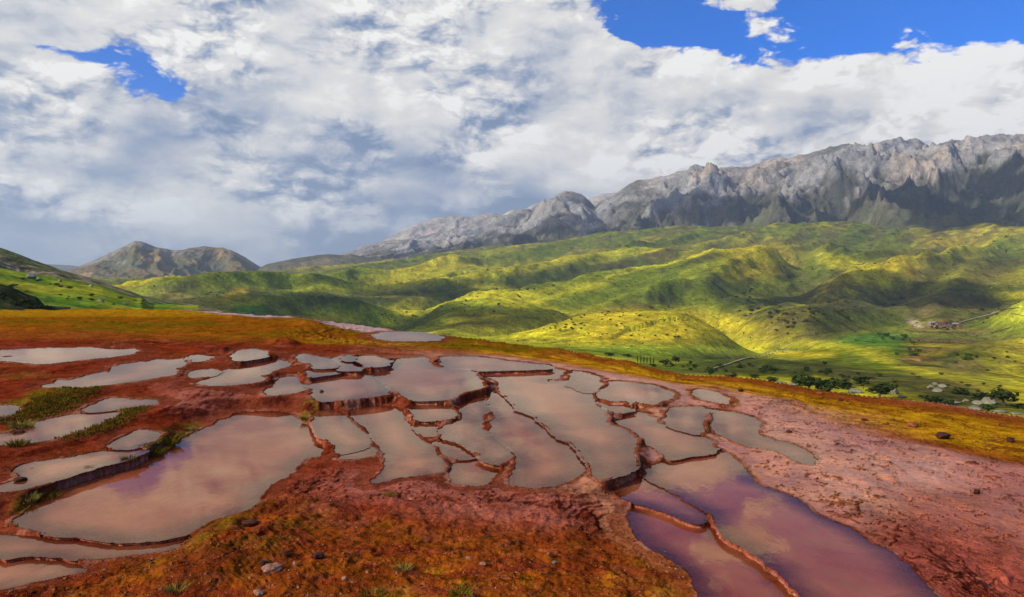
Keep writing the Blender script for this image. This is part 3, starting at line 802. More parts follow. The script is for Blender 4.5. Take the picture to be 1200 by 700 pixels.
def ground_z(x, y):
    px, py = project(np.array([x]), np.array([y]), np.array([0.0]))
    j = int(np.clip(np.searchsorted(us, px[0]), 1, len(us) - 1)); i = int(np.clip(np.searchsorted(vs, py[0]), 1, len(vs) - 1))
    fu = (px[0] - us[j - 1]) / (us[j] - us[j - 1]); fv = (py[0] - vs[i - 1]) / (vs[i] - vs[i - 1])
    return float((GZ[i - 1, j - 1] * (1 - fu) + GZ[i - 1, j] * fu) * (1 - fv) + (GZ[i, j - 1] * (1 - fu) + GZ[i, j] * fu) * fv)


def on_ground(px, py):
    """point of the ground seen at a photo pixel"""
    z = 0.0
    for _ in range(8):
        x, y = at_z(px, py, z)
        z = 0.5 * z + 0.5 * ground_z(float(x), float(y))
    x, y = at_z(px, py, z)
    return float(x), float(y), ground_z(float(x), float(y))


# water of the pools: fresnel mirror over iron-red murk, a little of the bed showing through
def water_material():
    m, N, out = new_mat("iron red water")
    geo = N.new('ShaderNodeNewGeometry').outputs['Position']
    sq = N.vmath('MULTIPLY', geo, (1.0, 0.45, 1.0))
    b = N.new('ShaderNodeBump')
    b.inputs['Strength'].default_value = 0.09
    b.inputs['Distance'].default_value = 0.03
    wind = N.range(N.noise(geo, 0.22, 3, 0.5), 0.4, 0.65, 0.15, 1.0)
    N.put(b.inputs['Height'], N.math('MULTIPLY', N.noise(sq, 5.0, 3, 0.55), wind))
    gl = N.new('ShaderNodeBsdfGlossy')
    gl.inputs['Roughness'].default_value = 0.03
    N.put(gl.inputs['Color'], (1, 0.86, 0.66, 1))
    N.l.new(b.outputs[0], gl.inputs['Normal'])
    df = N.new('ShaderNodeBsdfDiffuse')
    mud = N.noise(geo, 0.45, 5, 0.6, 0.6)
    mudc = N.mix(N.range(mud, 0.32, 0.66), (0.34, 0.062, 0.028), (0.50, 0.155, 0.065))
    mudc = N.mix(N.range(N.noise(geo, 1.7, 5, 0.65, 1.0), 0.56, 0.74), mudc, (0.34, 0.15, 0.04))
    N.put(df.inputs['Color'], mudc)
    tr = N.new('ShaderNodeBsdfTransparent')
    N.put(tr.inputs['Color'], (0.86, 0.55, 0.46, 1))
    inner = N.new('ShaderNodeMixShader')
    dep = N.new('ShaderNodeAttribute', attribute_name='depth').outputs['Fac']
    N.put(inner.inputs[0], N.range(N.math('ADD', dep, N.math('MULTIPLY', N.math('SUBTRACT', mud, 0.5), 0.7)), 0.1, 0.9, 0.90, 0.36))
    N.l.new(df.outputs[0], inner.inputs[1]); N.l.new(tr.outputs[0], inner.inputs[2])
    fr = N.new('ShaderNodeFresnel'); fr.inputs['IOR'].default_value = 1.36
    N.l.new(b.outputs[0], fr.inputs['Normal'])
    mx = N.new('ShaderNodeMixShader')
    N.l.new(fr.outputs[0], mx.inputs[0]); N.l.new(inner.outputs[0], mx.inputs[1]); N.l.new(gl.outputs[0], mx.inputs[2])
    N.l.new(mx.outputs[0], out.inputs[0])
    return m


M_water = water_material()
for i, (lab, z, pts) in enumerate(POOLS):
    P = POOL_XY[i]
    n = len(P)
    area = sum(P[k][0] * P[(k + 1) % n][1] - P[(k + 1) % n][0] * P[k][1] for k in range(n))
    sgn = 1 if area > 0 else -1
    off = 0.06 * max(0.6, math.hypot(*P[0]) / 22.0)
    Q = []
    for k in range(n):
        a, b = P[k - 1], P[(k + 1) % n]
        dx, dy = b[0] - a[0], b[1] - a[1]
        L = math.hypot(dx, dy) + 1e-6
        Q.append((P[k][0] + sgn * dy / L * off, P[k][1] - sgn * dx / L * off))
    cx, cy = np.mean([q[0] for q in Q]), np.mean([q[1] for q in Q])
    if sgn < 0: Q = Q[::-1]
    A2 = np.array(Q)
    rr = max(0.6, math.hypot(cx, cy) / 22.0)
    stepx = max(0.3 * rr, math.sqrt(max((A2[:, 0].max() - A2[:, 0].min()) * (A2[:, 1].max() - A2[:, 1].min()), .01) / 2500))
    gx_, gy_ = np.meshgrid(np.arange(A2[:, 0].min(), A2[:, 0].max(), stepx), np.arange(A2[:, 1].min(), A2[:, 1].max(), stepx))
    gx_[1::2] += stepx * .5
    gx_, gy_ = gx_.ravel(), gy_.ravel()
    okk = inside_poly(gx_, gy_, P); gx_, gy_ = gx_[okk], gy_[okk]
    if len(gx_):
        okk = poly_dist(gx_, gy_, P) > stepx * .35; gx_, gy_ = gx_[okk], gy_[okk]
    pts_in = [Vector((x - cx, y - cy)) for x, y in Q] + [Vector((x - cx, y - cy)) for x, y in zip(gx_.tolist(), gy_.tolist())]
    ov, oe, of = delaunay_2d_cdt(pts_in, [], [list(range(n))], 1, 1e-5)[:3]
    me = bpy.data.meshes.new("pool_water")
    fs = []
    for t in of:
        A, Bv, Cv = ov[t[0]], ov[t[1]], ov[t[2]]
        fs.append(t if (Bv - A).cross(Cv - A) > 0 else t[::-1])
    me.from_pydata([(v.x, v.y, 0) for v in ov], [], fs)
    me.update()
    vx = np.array([v.x + cx for v in ov]); vy = np.array([v.y + cy for v in ov])
    dd = np.where(inside_poly(vx, vy, P), poly_dist(vx, vy, P), 0)
    at = me.attributes.new("depth", 'FLOAT', 'POINT'); at.data.foreach_set("value", np.clip(dd / (0.9 * rr), 0, 1).astype(np.float32))
    o = mesh_obj("pool_water", me, M_water)
    o.location = (cx, cy, z)
    tag(o, lab, "pool", "pools on the terraces", "structure")

# ------------------------------------------------------------------ valley and rolling foothills (one polar height field)
def polar(px_list, rs):
    az = np.arctan2(*[np.asarray(q, float) for q in (pix_dir(px_list, np.full(len(px_list), 318.0))[0], pix_dir(px_list, np.full(len(px_list), 318.0))[1])])
    A, R = np.meshgrid(az, rs)
    return R * np.sin(A), R * np.cos(A), A, R


def z_for_pixel(X, Y, py):
    """height at which ground point (X,Y) shows at photo row py"""
    q = -(np.asarray(py, float) - 350) / F          # up/depth
    # (Y*sp + dz*cp) = q*(Y*cp - dz*sp)
    dz = Y * (q * cp - sp) / (cp + q * sp)
    return CAMZ + dz


VPX = np.array([-400, 0, 200, 400, 600, 800, 1000, 1200, 1600], float)
VR = np.array([60, 150, 300, 500, 800, 1200, 2000, 3000, 4700], float)
VT = np.array([
    [500, 412, 388, 376, 370, 362, 350, 338, 331],
    [500, 412, 388, 376, 370, 362, 350, 338, 331],
    [500, 412, 390, 380, 372, 363, 350, 340, 333],
    [500, 416, 402, 396, 391, 382, 352, 328, 313],
    [490, 428, 413, 408, 403, 394, 352, 315, 288],
    [470, 455, 442, 430, 417, 404, 348, 300, 268],
    [490, 474, 466, 456, 432, 399, 348, 303, 262],
    [500, 487, 480, 470, 445, 404, 348, 306, 266],
    [510, 497, 490, 478, 450, 406, 348, 306, 266]], float)
vpx = np.concatenate([np.arange(-400, -20, 14), np.arange(-20, 1220, 1.9), np.arange(1220, 1620, 14)])
vr = np.exp(np.concatenate([np.linspace(math.log(45), math.log(700), 110, endpoint=False), np.linspace(math.log(700), math.log(5500), 310)]))
VX, VY, VA, VRR = polar(vpx, vr)


def table(T, pxs, rs, px, r):
    i = np.clip(np.searchsorted(pxs, px) - 1, 0, len(pxs) - 2); fx = np.clip((px - pxs[i]) / (pxs[i + 1] - pxs[i]), 0, 1); fx = fx * fx * (3 - 2 * fx) * .5 + fx * .5
    lr = np.log(rs); j = np.clip(np.searchsorted(lr, np.log(r)) - 1, 0, len(rs) - 2); fr = np.clip((np.log(r) - lr[j]) / (lr[j + 1] - lr[j]), 0, 1)
    return (T[i, j] * (1 - fx) + T[i + 1, j] * fx) * (1 - fr) + (T[i, j + 1] * (1 - fx) + T[i + 1, j + 1] * fx) * fr


VT[3:, 5] += 7; VT[3:, 6] += 20; VT[3:, 7] += 16
VT[:3, 5:7] += 6
VPXX = np.broadcast_to(vpx[None, :], VX.shape)
yb = table(VT, VPX, VR, VPXX, VRR)
for _ in range(4):                                    # soften the kinks of the table along distance
    yb[1:-1] = 0.25 * yb[:-2] + 0.5 * yb[1:-1] + 0.25 * yb[2:]
for _ in range(2):
    yb[:, 1:-1] = 0.25 * yb[:, :-2] + 0.5 * yb[:, 1:-1] + 0.25 * yb[:, 2:]
VZ = z_for_pixel(VX, VY, yb)

# spurs: ridge lines (photo px, py, distance m), half width m, sharpness
SPURS = [
    ([(585,396,1010),(640,374,1080),(700,364.5,1130),(760,360,1150),(795,358,1150),(815,362,1130),(840,377,1050),(868,395,980),(895,409,930)], 190, 1.0),
    ([(600,395,1250),(660,368,1500),(710,350,1750),(800,334,2050),(900,318,2400),(1000,300,2800)], 300, .9),
    ([(660,340,2000),(740,322,2300),(830,306,2700),(900,290,3100)], 300, .9),
    ([(440,376,1350),(490,356,1500),(545,344,1600),(600,346,1700),(650,356,1750)], 300, 1.0),
    ([(350,380,1350),(385,367,1350),(425,372,1400)], 120, 1.0),
    ([(400,350,2100),(470,338,2200),(560,322,2500),(650,310,2900),(720,300,3300)], 330, .8),
    ([(330,345,2400),(400,333,2700),(480,318,3100),(560,305,3500)], 350, .7),
    ([(150,348,1700),(200,335,1900),(245,329,2100),(280,331,2300)], 230, 1.0),
    ([(240,352,1500),(290,338,1700),(330,333,1900),(370,330,2200)], 210, 1.0),
    ([(700,300,3400),(760,290,3600),(850,283,3800),(900,276,4100)], 280, .9),
    ([(895,320,2500),(930,296,2900),(975,284,3200),(990,278,3500)], 210, .9),
    ([(1060,322,2500),(1030,306,2700),(985,290,3000),(965,284,3200)], 150, 1.2),
    ([(1075,314,2600),(1055,294,2900),(1020,281,3300),(990,273,3700)], 200, 1.1),
    ([(1200,310,2600),(1120,300,3000),(1080,290,3300),(1060,278,3700)], 300, .8),
    ([(1055,374,1450),(1080,355,1550),(1110,341,1650),(1135,346,1700),(1165,366,1600)], 150, 1.1),
    ([(900,385,1250),(930,362,1400),(955,350,1500),(985,343,1650),(1030,330,1900)], 170, 1.0),
    ([(940,395,1100),(980,378,1250),(1020,366,1400),(1060,350,1700)], 150, .8),
    ([(1200,345,1800),(1150,330,2000),(1100,318,2300),(1050,312,2500)], 250, .8),
    ([(950,412,820),(1000,406,760),(1040,419,640),(1100,436,520),(1150,449,430),(1190,462,370),(1300,485,300)], 95, 1.0),
    ([(1125,432,620),(1160,418,660),(1200,402,720),(1300,390,800),(1500,380,850)], 130, 1.0),
    ([(870,430,560),(930,424,520),(990,432,440),(1040,447,330)], 60, .8),
]
def line_dist(X, Y, pts):
    """distance to a 3-D polyline in plan and its height there"""
    best = np.full(X.shape, 1e9); hz = np.zeros(X.shape)
    for a, b in zip(pts[:-1], pts[1:]):
        dx, dy = b[0] - a[0], b[1] - a[1]
        t = np.clip(((X - a[0]) * dx + (Y - a[1]) * dy) / (dx * dx + dy * dy + 1e-9), 0, 1)
        d = np.hypot(X - a[0] - t * dx, Y - a[1] - t * dy)
        m = d < best
        hz = np.where(m, a[2] + t * (b[2] - a[2]), hz); best = np.where(m, d, best)
    return best, hz


def spot(px, py, r):
    dx, dy, _ = pix_dir(px, py)
    a = math.atan2(dx, dy)
    x, y = r * math.sin(a), r * math.cos(a)
    return x, y, float(z_for_pixel(np.array(x), np.array(y), py))


wxx = VX + 60 * fbm(VX / 300, VY / 300, 3, 101); wyy = VY + 60 * fbm(VX / 300, VY / 300, 3, 107)
for pts, wd, sh in SPURS:
    L = [spot(*p) for p in pts]
    d, hz = line_dist(wxx * .7 + VX * .3, wyy * .7 + VY * .3, L)
    k = np.clip(1 - (np.sqrt((d / wd) ** 2 + .02) - .14) / 1.35, 0, 1); k = k * k * (3 - 2 * k) * .35 + k * .65
    up = np.maximum(hz - VZ, 0)
    VZ = VZ + up * k
CUTS = [
    ([(600,398,1150),(650,378,1350),(720,356,1600),(820,338,1950),(900,322,2400)], 75, 48),
    ([(915,408,900),(880,385,1150),(850,366,1400),(830,352,1650)], 85, 48),
    ([(420,385,1200),(450,372,1450),(520,345,1900),(620,325,2400)], 90, 40),
    ([(1030,375,1350),(1045,350,1600),(1040,330,1900),(1075,312,2300)], 80, 40),
    ([(930,335,1900),(940,310,2400),(935,290,2900),(930,278,3500)], 80, 50),
    ([(1160,370,1400),(1140,350,1700),(1160,330,2100)], 80, 40),
]
for pts, wd, dp in CUTS:
    d, _h = line_dist(wxx * .6 + VX * .4, wyy * .6 + VY * .4, [spot(*p) for p in pts])
    VZ = VZ - dp * np.exp(-(d / wd) ** 2)
# gullies and rolls
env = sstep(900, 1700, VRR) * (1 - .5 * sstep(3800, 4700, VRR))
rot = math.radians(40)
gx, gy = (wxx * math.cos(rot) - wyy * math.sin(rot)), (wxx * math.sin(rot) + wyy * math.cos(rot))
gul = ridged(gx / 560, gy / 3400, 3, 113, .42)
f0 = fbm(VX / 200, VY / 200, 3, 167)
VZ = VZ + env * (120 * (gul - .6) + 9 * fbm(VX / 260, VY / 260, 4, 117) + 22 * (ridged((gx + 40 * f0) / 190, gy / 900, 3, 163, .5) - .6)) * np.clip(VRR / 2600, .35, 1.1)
VZ = VZ + sstep(100, 600, VRR) * (3.2 * fbm(VX / 90, VY / 90, 4, 121)) + 0.5 * fbm(VX / 12, VY / 12, 3, 127) * sstep(60, 200, VRR)
VPXp, VPYp = project(VX, VY, VZ)

GREEN, LGREEN, YELG, YFLOW, DARKG, BRN, SCRUB, STRAW = (0.15, 0.185, 0.012), (0.42, 0.43, 0.026), (0.58, 0.49, 0.02), (0.48, 0.345, 0.015), (0.032, 0.046, 0.012), (0.16, 0.10, 0.036), (0.055, 0.052, 0.026), (0.30, 0.22, 0.06)
vc = rgba(VX.shape, GREEN, 0.0)
f1 = fbm(gx / 330, gy / 1500, 4, 131); f2 = fbm(gx / 130, gy / 900, 4, 137); f3 = fbm(VX / 60, VY / 60, 4, 139); f4 = fbm(VX / 14, VY / 14, 3, 149)
paint(vc, LGREEN, sstep(-.1, .35, f2) * .8)
paint(vc, YELG, sstep(0.0, .45, f1 + .5 * f2 + .1) * .9)
paint(vc, YFLOW, sstep(.15, .55, f1 * .6 + f2 * .6 + .35 * f3) * .75)
paint(vc, SCRUB, sstep(.12, .5, -f2 * .7 + .5 * f3 - .2 * f1) * .75)
paint(vc, BRN, sstep(.2, .55, f1 - f2) * .5)
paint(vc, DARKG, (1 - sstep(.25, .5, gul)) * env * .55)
PU, PV = VPXp, VPYp
def vz(c, k, *e):
    paint(vc, c, k * ell(PU, PV, *e) * np.clip(.75 + 1.0 * f3 + .5 * f4, 0, 1))
# patches of meadow, scrub, field (photo px) - dark ones partly stand in for cloud shade
vz(YFLOW, .95, 740, 384, 150, 22, 0, .6); vz(YELG, .8, 640, 390, 60, 16); vz(LGREEN, 1, 800, 411, 110, 6, 2); vz((0.09, 0.22, 0.015), .7, 760, 412, 70, 4, 2)
vz(GREEN, .9, 690, 350, 130, 11, -12); vz(SCRUB, .6, 860, 350, 60, 15, 40); vz(YELG, .9, 600, 352, 50, 12, 15); vz(YFLOW, .6, 560, 375, 40, 10)
vz(DARKG, .7, 520, 375, 50, 14, 0); vz(YELG, .8, 470, 365, 30, 10, -30); vz(YFLOW, .95, 385, 376, 40, 8); vz(SCRUB, .8, 330, 362, 60, 12, -15); vz(SCRUB, .8, 225, 337, 45, 8); vz(SCRUB, .8, 285, 345, 40, 8, -8)
vz(STRAW, .8, 215, 349, 40, 4, 8); vz(YFLOW, .8, 275, 345, 18, 6, -25); vz((0.04, 0.20, 0.015), .9, 295, 363, 25, 4); vz(SCRUB, .7, 460, 345, 90, 10, -5); vz(YELG, .6, 560, 320, 120, 8, -8)
vz(YFLOW, .8, 890, 305, 45, 22, -10); vz(GREEN, .9, 960, 305, 25, 18); vz(YELG, .8, 1000, 312, 45, 9, 15); vz(GREEN, .9, 1030, 290, 35, 10); vz(YFLOW, .7, 1105, 284, 25, 6); vz(YFLOW, .8, 1065, 312, 15, 8, 40); vz(BRN, .6, 1130, 320, 80, 18); vz(SCRUB, .6, 1130, 300, 90, 10)
vz(DARKG, .85, 900, 368, 50, 12, 10); vz(SCRUB, .8, 1000, 350, 110, 16); vz(BRN, .8, 1108, 362, 45, 18); vz(SCRUB, .8, 1150, 352, 40, 8, 20); vz(YFLOW, .7, 915, 392, 30, 3.5); vz(BRN, .5, 950, 385, 60, 14); vz(DARKG, .6, 960, 385, 40, 10, 0)
vz((0.075, 0.16, 0.018), .9, 1020, 400, 45, 9, -4); vz((0.035, 0.11, 0.012), .9, 1065, 408, 22, 14); vz(YELG, .9, 965, 405, 60, 6, 3); vz(YFLOW, .9, 945, 416, 38, 4, 2)
vz(GREEN, .8, 1000, 425, 80, 10, 12); vz(DARKG, .8, 960, 437, 110, 10, 6); vz(GREEN, .7, 1080, 450, 70, 10, 15); vz(BRN, .6, 1130, 458, 50, 8, 15); vz(BRN, .5, 1170, 425, 50, 18); vz(DARKG, .6, 1100, 468, 120, 6, 8); vz(YELG, .7, 1060, 432, 60, 3, 18)
vz(DARKG, .6, 830, 430, 90, 7, 3)
dk = np.clip(.78 + 1.4 * f3 + 1.2 * f4, 0, 1)  # overlays darken the right slopes: scrub tone plus cloud shade put into colour
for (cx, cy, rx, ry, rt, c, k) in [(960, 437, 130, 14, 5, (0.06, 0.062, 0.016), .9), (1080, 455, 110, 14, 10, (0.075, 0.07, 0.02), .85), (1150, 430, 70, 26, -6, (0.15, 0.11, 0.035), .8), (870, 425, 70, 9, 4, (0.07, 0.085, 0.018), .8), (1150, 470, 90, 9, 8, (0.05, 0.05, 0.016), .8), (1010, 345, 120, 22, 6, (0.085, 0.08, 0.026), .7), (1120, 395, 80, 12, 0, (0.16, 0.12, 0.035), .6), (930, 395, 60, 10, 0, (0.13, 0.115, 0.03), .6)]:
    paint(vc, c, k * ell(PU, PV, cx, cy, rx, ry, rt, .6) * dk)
for (cx, cy, rx, ry, rt, c, k) in [(945, 415, 36, 3.5, 2, (0.46, 0.36, 0.02), .9), (1020, 399, 42, 8, -4, (0.075, 0.16, 0.018), .8), (1000, 409, 55, 4, 10, (0.34, 0.32, 0.02), .7), (1055, 426, 55, 2.6, 18, (0.42, 0.36, 0.03), .8), (1120, 446, 60, 2.4, 17, (0.36, 0.3, 0.03), .7)]:
    paint(vc, c, k * ell(PU, PV, cx, cy, rx, ry, rt, .35))
# strip fields on the far valley floor
for k, (cy, c) in enumerate([(387, (0.2, 0.16, 0.03)), (399, BRN), (405, (0.28, 0.22, 0.025)), (410, (0.2, 0.13, 0.04)), (416, (0.27, 0.2, 0.02)), (421, (0.36, 0.19, 0.06)), (426, (0.2, 0.14, 0.03))]):
    paint(vc, c, ell(PU, PV, 1105 - k * 4, cy, 44 - k * 2.5, 2.3 if k else 5, 1.5, .25) * .95)
    paint(vc, DARKG, ell(PU, PV, 1105 - k * 4, cy + 2.6, 44 - k * 2.5, .8, 1.5, .4) * .8)
paint(vc, (0.5, 0.38, 0.2), ell(PU, PV, 1072, 379, 10, 4, 25, .5) * .9)
paint(vc, (0.42, 0.28, 0.16), ell(PU, PV, 1097, 380, 14, 3, 0, .5) * .8)
upp = sstep(3300, 4500, VRR)
paint(vc, SCRUB, upp * sstep(-.2, .3, f2 + .6 * f3) * .8)
vc[..., :3] *= (1 + .35 * f4 + .2 * f3)[..., None]
vc[..., :3] = np.clip(vc[..., :3], .004, .6)
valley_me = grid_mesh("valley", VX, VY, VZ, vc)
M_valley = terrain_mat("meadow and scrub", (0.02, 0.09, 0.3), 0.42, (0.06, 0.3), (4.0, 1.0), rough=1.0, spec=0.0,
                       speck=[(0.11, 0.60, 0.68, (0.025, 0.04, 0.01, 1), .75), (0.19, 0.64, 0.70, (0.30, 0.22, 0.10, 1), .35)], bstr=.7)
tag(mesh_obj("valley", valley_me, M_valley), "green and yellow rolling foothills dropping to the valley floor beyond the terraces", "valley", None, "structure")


def on_valley(px, py, rmin=60.0):
    """first valley point seen at a photo pixel beyond rmin"""
    j = int(np.clip(np.searchsorted(vpx, px), 1, len(vpx) - 1))
    if abs(vpx[j - 1] - px) < abs(vpx[j] - px): j -= 1
    col = PV[:, j]
    i0 = int(np.searchsorted(vr, rmin))
    for i in range(i0, len(vr)):
        if col[i] <= py:
            f = 0.0 if i == i0 else (col[i - 1] - py) / (col[i - 1] - col[i] + 1e-6)
            a = max(i - 1, 0)
            return tuple(float(q[a, j] * (1 - f) + q[i, j] * f) for q in (VX, VY, VZ)) + (float(vr[a] * (1 - f) + vr[i] * f),)
    return None


# ------------------------------------------------------------------ mountains and hills on the skyline
def range_mesh(name, sky, px0, px1, dpx, r0, rc, r1, nrow, base, shape, relief, seed, colour, gully=(900, 2600), smooth=7, shear=0.0, warp=200):
    pxs = np.arange(px0, px1, dpx)
    rs = np.concatenate([np.linspace(r0, rc, nrow), np.linspace(rc, r1, nrow // 5)[1:]])
    X, Y, A, R = polar(pxs, rs)
    sx, sy = zip(*sky)
    ysky = np.interp(pxs, sx, sy)
    yb_ = np.interp(pxs, *zip(*base))
    zc = z_for_pixel(X[nrow - 1], Y[nrow - 1], ysky)
    zb = z_for_pixel(X[0], Y[0], yb_)
    t = np.clip((R - r0) / (rc - r0), 0, 1)
    back = np.clip((R - rc) / (r1 - rc), 0, 1)
    p = np.interp(t, *zip(*shape))
    hgt = np.maximum(zc - zb, .5)
    kern = np.exp(-np.linspace(-2, 2, 61) ** 2); kern /= kern.sum()
    hs = np.convolve(np.pad(hgt, 30, 'edge'), kern, 'valid')
    lx = A * rc + shear * (R - rc); wx_ = lx + warp * fbm(X / 900, Y / 900, 4, seed); wy_ = R + warp * fbm(X / 900, Y / 900, 4, seed + 3)
    gu = ridged(wx_ / gully[0], wy_ / gully[1], 5, seed + 7, .52)
    fine = ridged(wx_ / (gully[0] * .2), wy_ / (gully[1] * .15), 4, seed + 11, .55)
    envl = np.sin(np.pi * np.clip(t, 0, 1) ** .85) ** .8 * (1 - back) + .05 * (t > .5)
    rel = relief * hs[None, :] * ((gu - .5) * envl * 1.0 + (fine - .5) * .16 * sstep(.3, .6, t) * (1 - .75 * sstep(.85, 1, t)))
    Z = zb[None, :] + hgt[None, :] * p + rel
    Z = np.where(R > rc, z_for_pixel(X, Y, ysky[None, :] + 3 + 14 * back), Z)
    # fit the skyline
    _, py = project(X, Y, Z)
    for _ in range(2):
        k = np.argmin(np.where(R > rc, 999, py), 0)
        cur = Z[k, np.arange(len(pxs))]
        want = z_for_pixel(X[k, np.arange(len(pxs))], Y[k, np.arange(len(pxs))], ysky)
        fac = (want - zb) / np.maximum(cur - zb, .25)
        if smooth: fac = np.convolve(np.pad(fac, smooth, 'edge'), np.ones(2 * smooth + 1) / (2 * smooth + 1), 'valid')
        Z = np.where(R > rc, Z, zb[None, :] + (Z - zb[None, :]) * np.clip(fac, .3, 3)[None, :])
        _, py = project(X, Y, Z)
    d0 = np.gradient(Z, axis=0) / np.gradient(R, axis=0); d1 = np.gradient(Z, axis=1) / (np.gradient(A, axis=1) * R)
    slope = np.hypot(d0, d1)
    c = colour(X, Y, Z, t, slope, gu, fine, pxs)
    return grid_mesh(name, X, Y, Z, c), (pxs, rs, X, Y, Z, py)


SKY_R = [(380,303),(400,299),(430,287),(450,283),(480,280),(520,271),(550,263),(575,256),(600,250),(625,244),(640,236),(648,229),(660,225),(670,224),(683,229),(693,238),(697,241),(703,236),(715,231),(735,217),(745,212),(770,208),(790,203),(810,195),(822,193),(832,192),(850,197),(862,195),(875,196),(897,188),(905,184),(920,185),(945,180),(962,175),(985,169),(1000,168),(1015,170),(1030,166),(1040,162),(1060,163),(1075,164),(1085,169),(1095,169),(1110,165),(1130,161),(1150,159),(1170,157),(1200,158),(1260,150),(1400,156),(1640,190)]
ROCK, ROCKP, ROCKD, SCR2, SCRB = (0.28, 0.265, 0.25), (0.38, 0.295, 0.22), (0.13, 0.13, 0.14), (0.078, 0.076, 0.054), (0.15, 0.125, 0.09)
def col_right(X, Y, Z, t, slope, gu, fine, pxs):
    c = rgba(X.shape, SCR2)
    a = fbm(X / 300, Y / 300, 5, 211); b = fbm(X / 90, Y / 90, 4, 213); s = fbm(X / 900, Y / 900, 3, 217)
    paint(c, SCRB, sstep(-.1, .4, a) * .8)
    paint(c, ROCK, sstep(.2, .5, b + .3 * a) * .6 * sstep(.15, .4, t))
    lim = np.interp(pxs, [380, 640, 700, 800, 1000, 1200, 1600], [.66, .57, .55, .57, .55, .67, .68])[None, :]
    zb_ = Z[0][None, :]; hf = (Z - zb_) / np.maximum(Z.max(0)[None, :] - zb_, 1)
    rk = sstep(-.07, .07, hf - lim + .30 * a + .16 * s + .2 * (fine - .5) + .25 * (gu - .5))
    paint(c, ROCK, rk)
    paint(c, ROCKP, rk * sstep(.0, .45, s + .4 * b) * .8)
    paint(c, ROCKD, rk * sstep(.05, .45, b - .6 * (fine - .5)) * .75)
    paint(c, SCR2, rk * sstep(.45, .2, gu) * sstep(-.2, .2, a) * .7)
    paint(c, (0.035, 0.05, 0.022), ell(np.broadcast_to(pxs[None, :], X.shape), hf, 1200, .36, 130, .2) * .6 * sstep(-.3, .2, a))
    paint(c, (0.12, 0.14, 0.035), (1 - sstep(.12, .42, hf + .18 * a)) * sstep(-.35, .2, s + .5 * b + .1) * .4)
    c[..., :3] *= (1 + .25 * b)[..., None]
    return np.clip(c, .01, .65)
shape_r = [(0, 0), (.25, .13), (.5, .33), (.62, .47), (.72, .66), (.82, .80), (.92, .93), (1, 1)]
me, RIGHT = range_mesh("mountain_range", SKY_R, 372, 1640, 1.9, 4300, 7200, 9000, 250, [(380,334),(400,332),(600,316),(800,303),(1000,297),(1200,300),(1640,302)], shape_r, .72, 201, col_right, gully=(1250, 1500), shear=-.35, warp=420)
M_mount = terrain_mat("limestone and scrub", (0.004, 0.015, 0.05), .28, (0.01, 0.04), (26.0, 7.0), rough=1.0, spec=0.0,
                      speck=[(0.03, .60, .68, (0.05, 0.06, 0.03, 1), .45)], bstr=.9)
tag(mesh_obj("mountain_range", me, M_mount), "long grey limestone mountain ridge rising to the right above dark scrub", "mountain", None, "structure")

SKY_B = [(420,296),(440,287),(455,279),(465,273),(480,266),(490,262),(510,256),(530,253),(545,254),(555,253.5),(575,249.5),(590,251),(600,246),(615,245),(627,238),(645,235),(670,236),(690,234),(705,227),(722,226),(740,222),(780,222)]
def col_back(X, Y, Z, t, slope, gu, fine, pxs):
    c = rgba(X.shape, (0.34, 0.31, 0.28)); b = fbm(X / 200, Y / 200, 4, 231)
    paint(c, (0.3, 0.29, 0.28), sstep(0, .4, b)); paint(c, (0.5, 0.36, 0.31), sstep(0, .4, -b) * .6)
    return c
me, _ = range_mesh("far_ridge", SKY_B, 400, 790, 2.2, 7400, 9200, 10200, 70, [(400,318),(790,300)], [(0,0),(.5,.35),(1,1)], .35, 223, col_back, gully=(500, 1600))
tag(mesh_obj("far_ridge", me, M_mount), "pale bare rocky ridge peeping up behind the lower left slope of the range", "mountain", None, "structure")

SKY_L = [(40,325),(85,315),(110,305.5),(128,297),(140,291.5),(150,287),(158,282.5),(166,283),(174,286),(185,290),(205,293.5),(213,293),(222,291),(240,288.5),(250,290),(262,290.5),(275,295),(285,300),(297,308),(312,317),(330,326)]
def col_left(X, Y, Z, t, slope, gu, fine, pxs):
    c = rgba(X.shape, (0.17, 0.12, 0.05)); a = fbm(X / 350, Y / 350, 4, 241); b = fbm(X / 90, Y / 90, 4, 243)
    paint(c, (0.12, 0.13, 0.06), sstep(-.1, .3, a)); paint(c, (0.30, 0.20, 0.10), sstep(.1, .4, -a) * .8)
    paint(c, (0.22, 0.19, 0.15), sstep(.75, 1.05, t + .5 * a + .3 * b)); paint(c, (0.08, 0.08, 0.06), sstep(.1, .5, .6 - gu) * .6)
    return np.clip(c, .01, .6)
me, _ = range_mesh("twin_hill", SKY_L, 30, 336, 1.9, 4600, 6300, 7400, 90, [(30,340),(336,340)], [(0,0),(.3,.2),(.6,.5),(.85,.85),(1,1)], .5, 239, col_left, gully=(380, 1300))
tag(mesh_obj("twin_hill", me, M_mount), "brown twin peaked hill standing alone on the left skyline", "hill", None, "structure")

SKY_M = [(290,322),(312,310),(340,304),(372,299),(385,298),(400,299),(412,298),(430,302),(460,310)]
me, _ = range_mesh("low_ridge", SKY_M, 285, 470, 2.2, 4700, 6000, 7000, 50, [(285,336),(470,326)], [(0,0),(.5,.4),(1,1)], .3, 249, lambda X, Y, Z, t, s, g, f, p: np.clip(lerp(rgba(X.shape, (0.10, 0.10, 0.06)), rgba(X.shape, (0.2, 0.15, 0.08)), sstep(-.2, .4, fbm(X / 300, Y / 300, 4, 251))[..., None]), 0, 1), gully=(300, 900))
tag(mesh_obj("low_ridge", me, M_mount), "low dark ridge between the twin peaked hill and the mountain range", "hill", None, "structure")

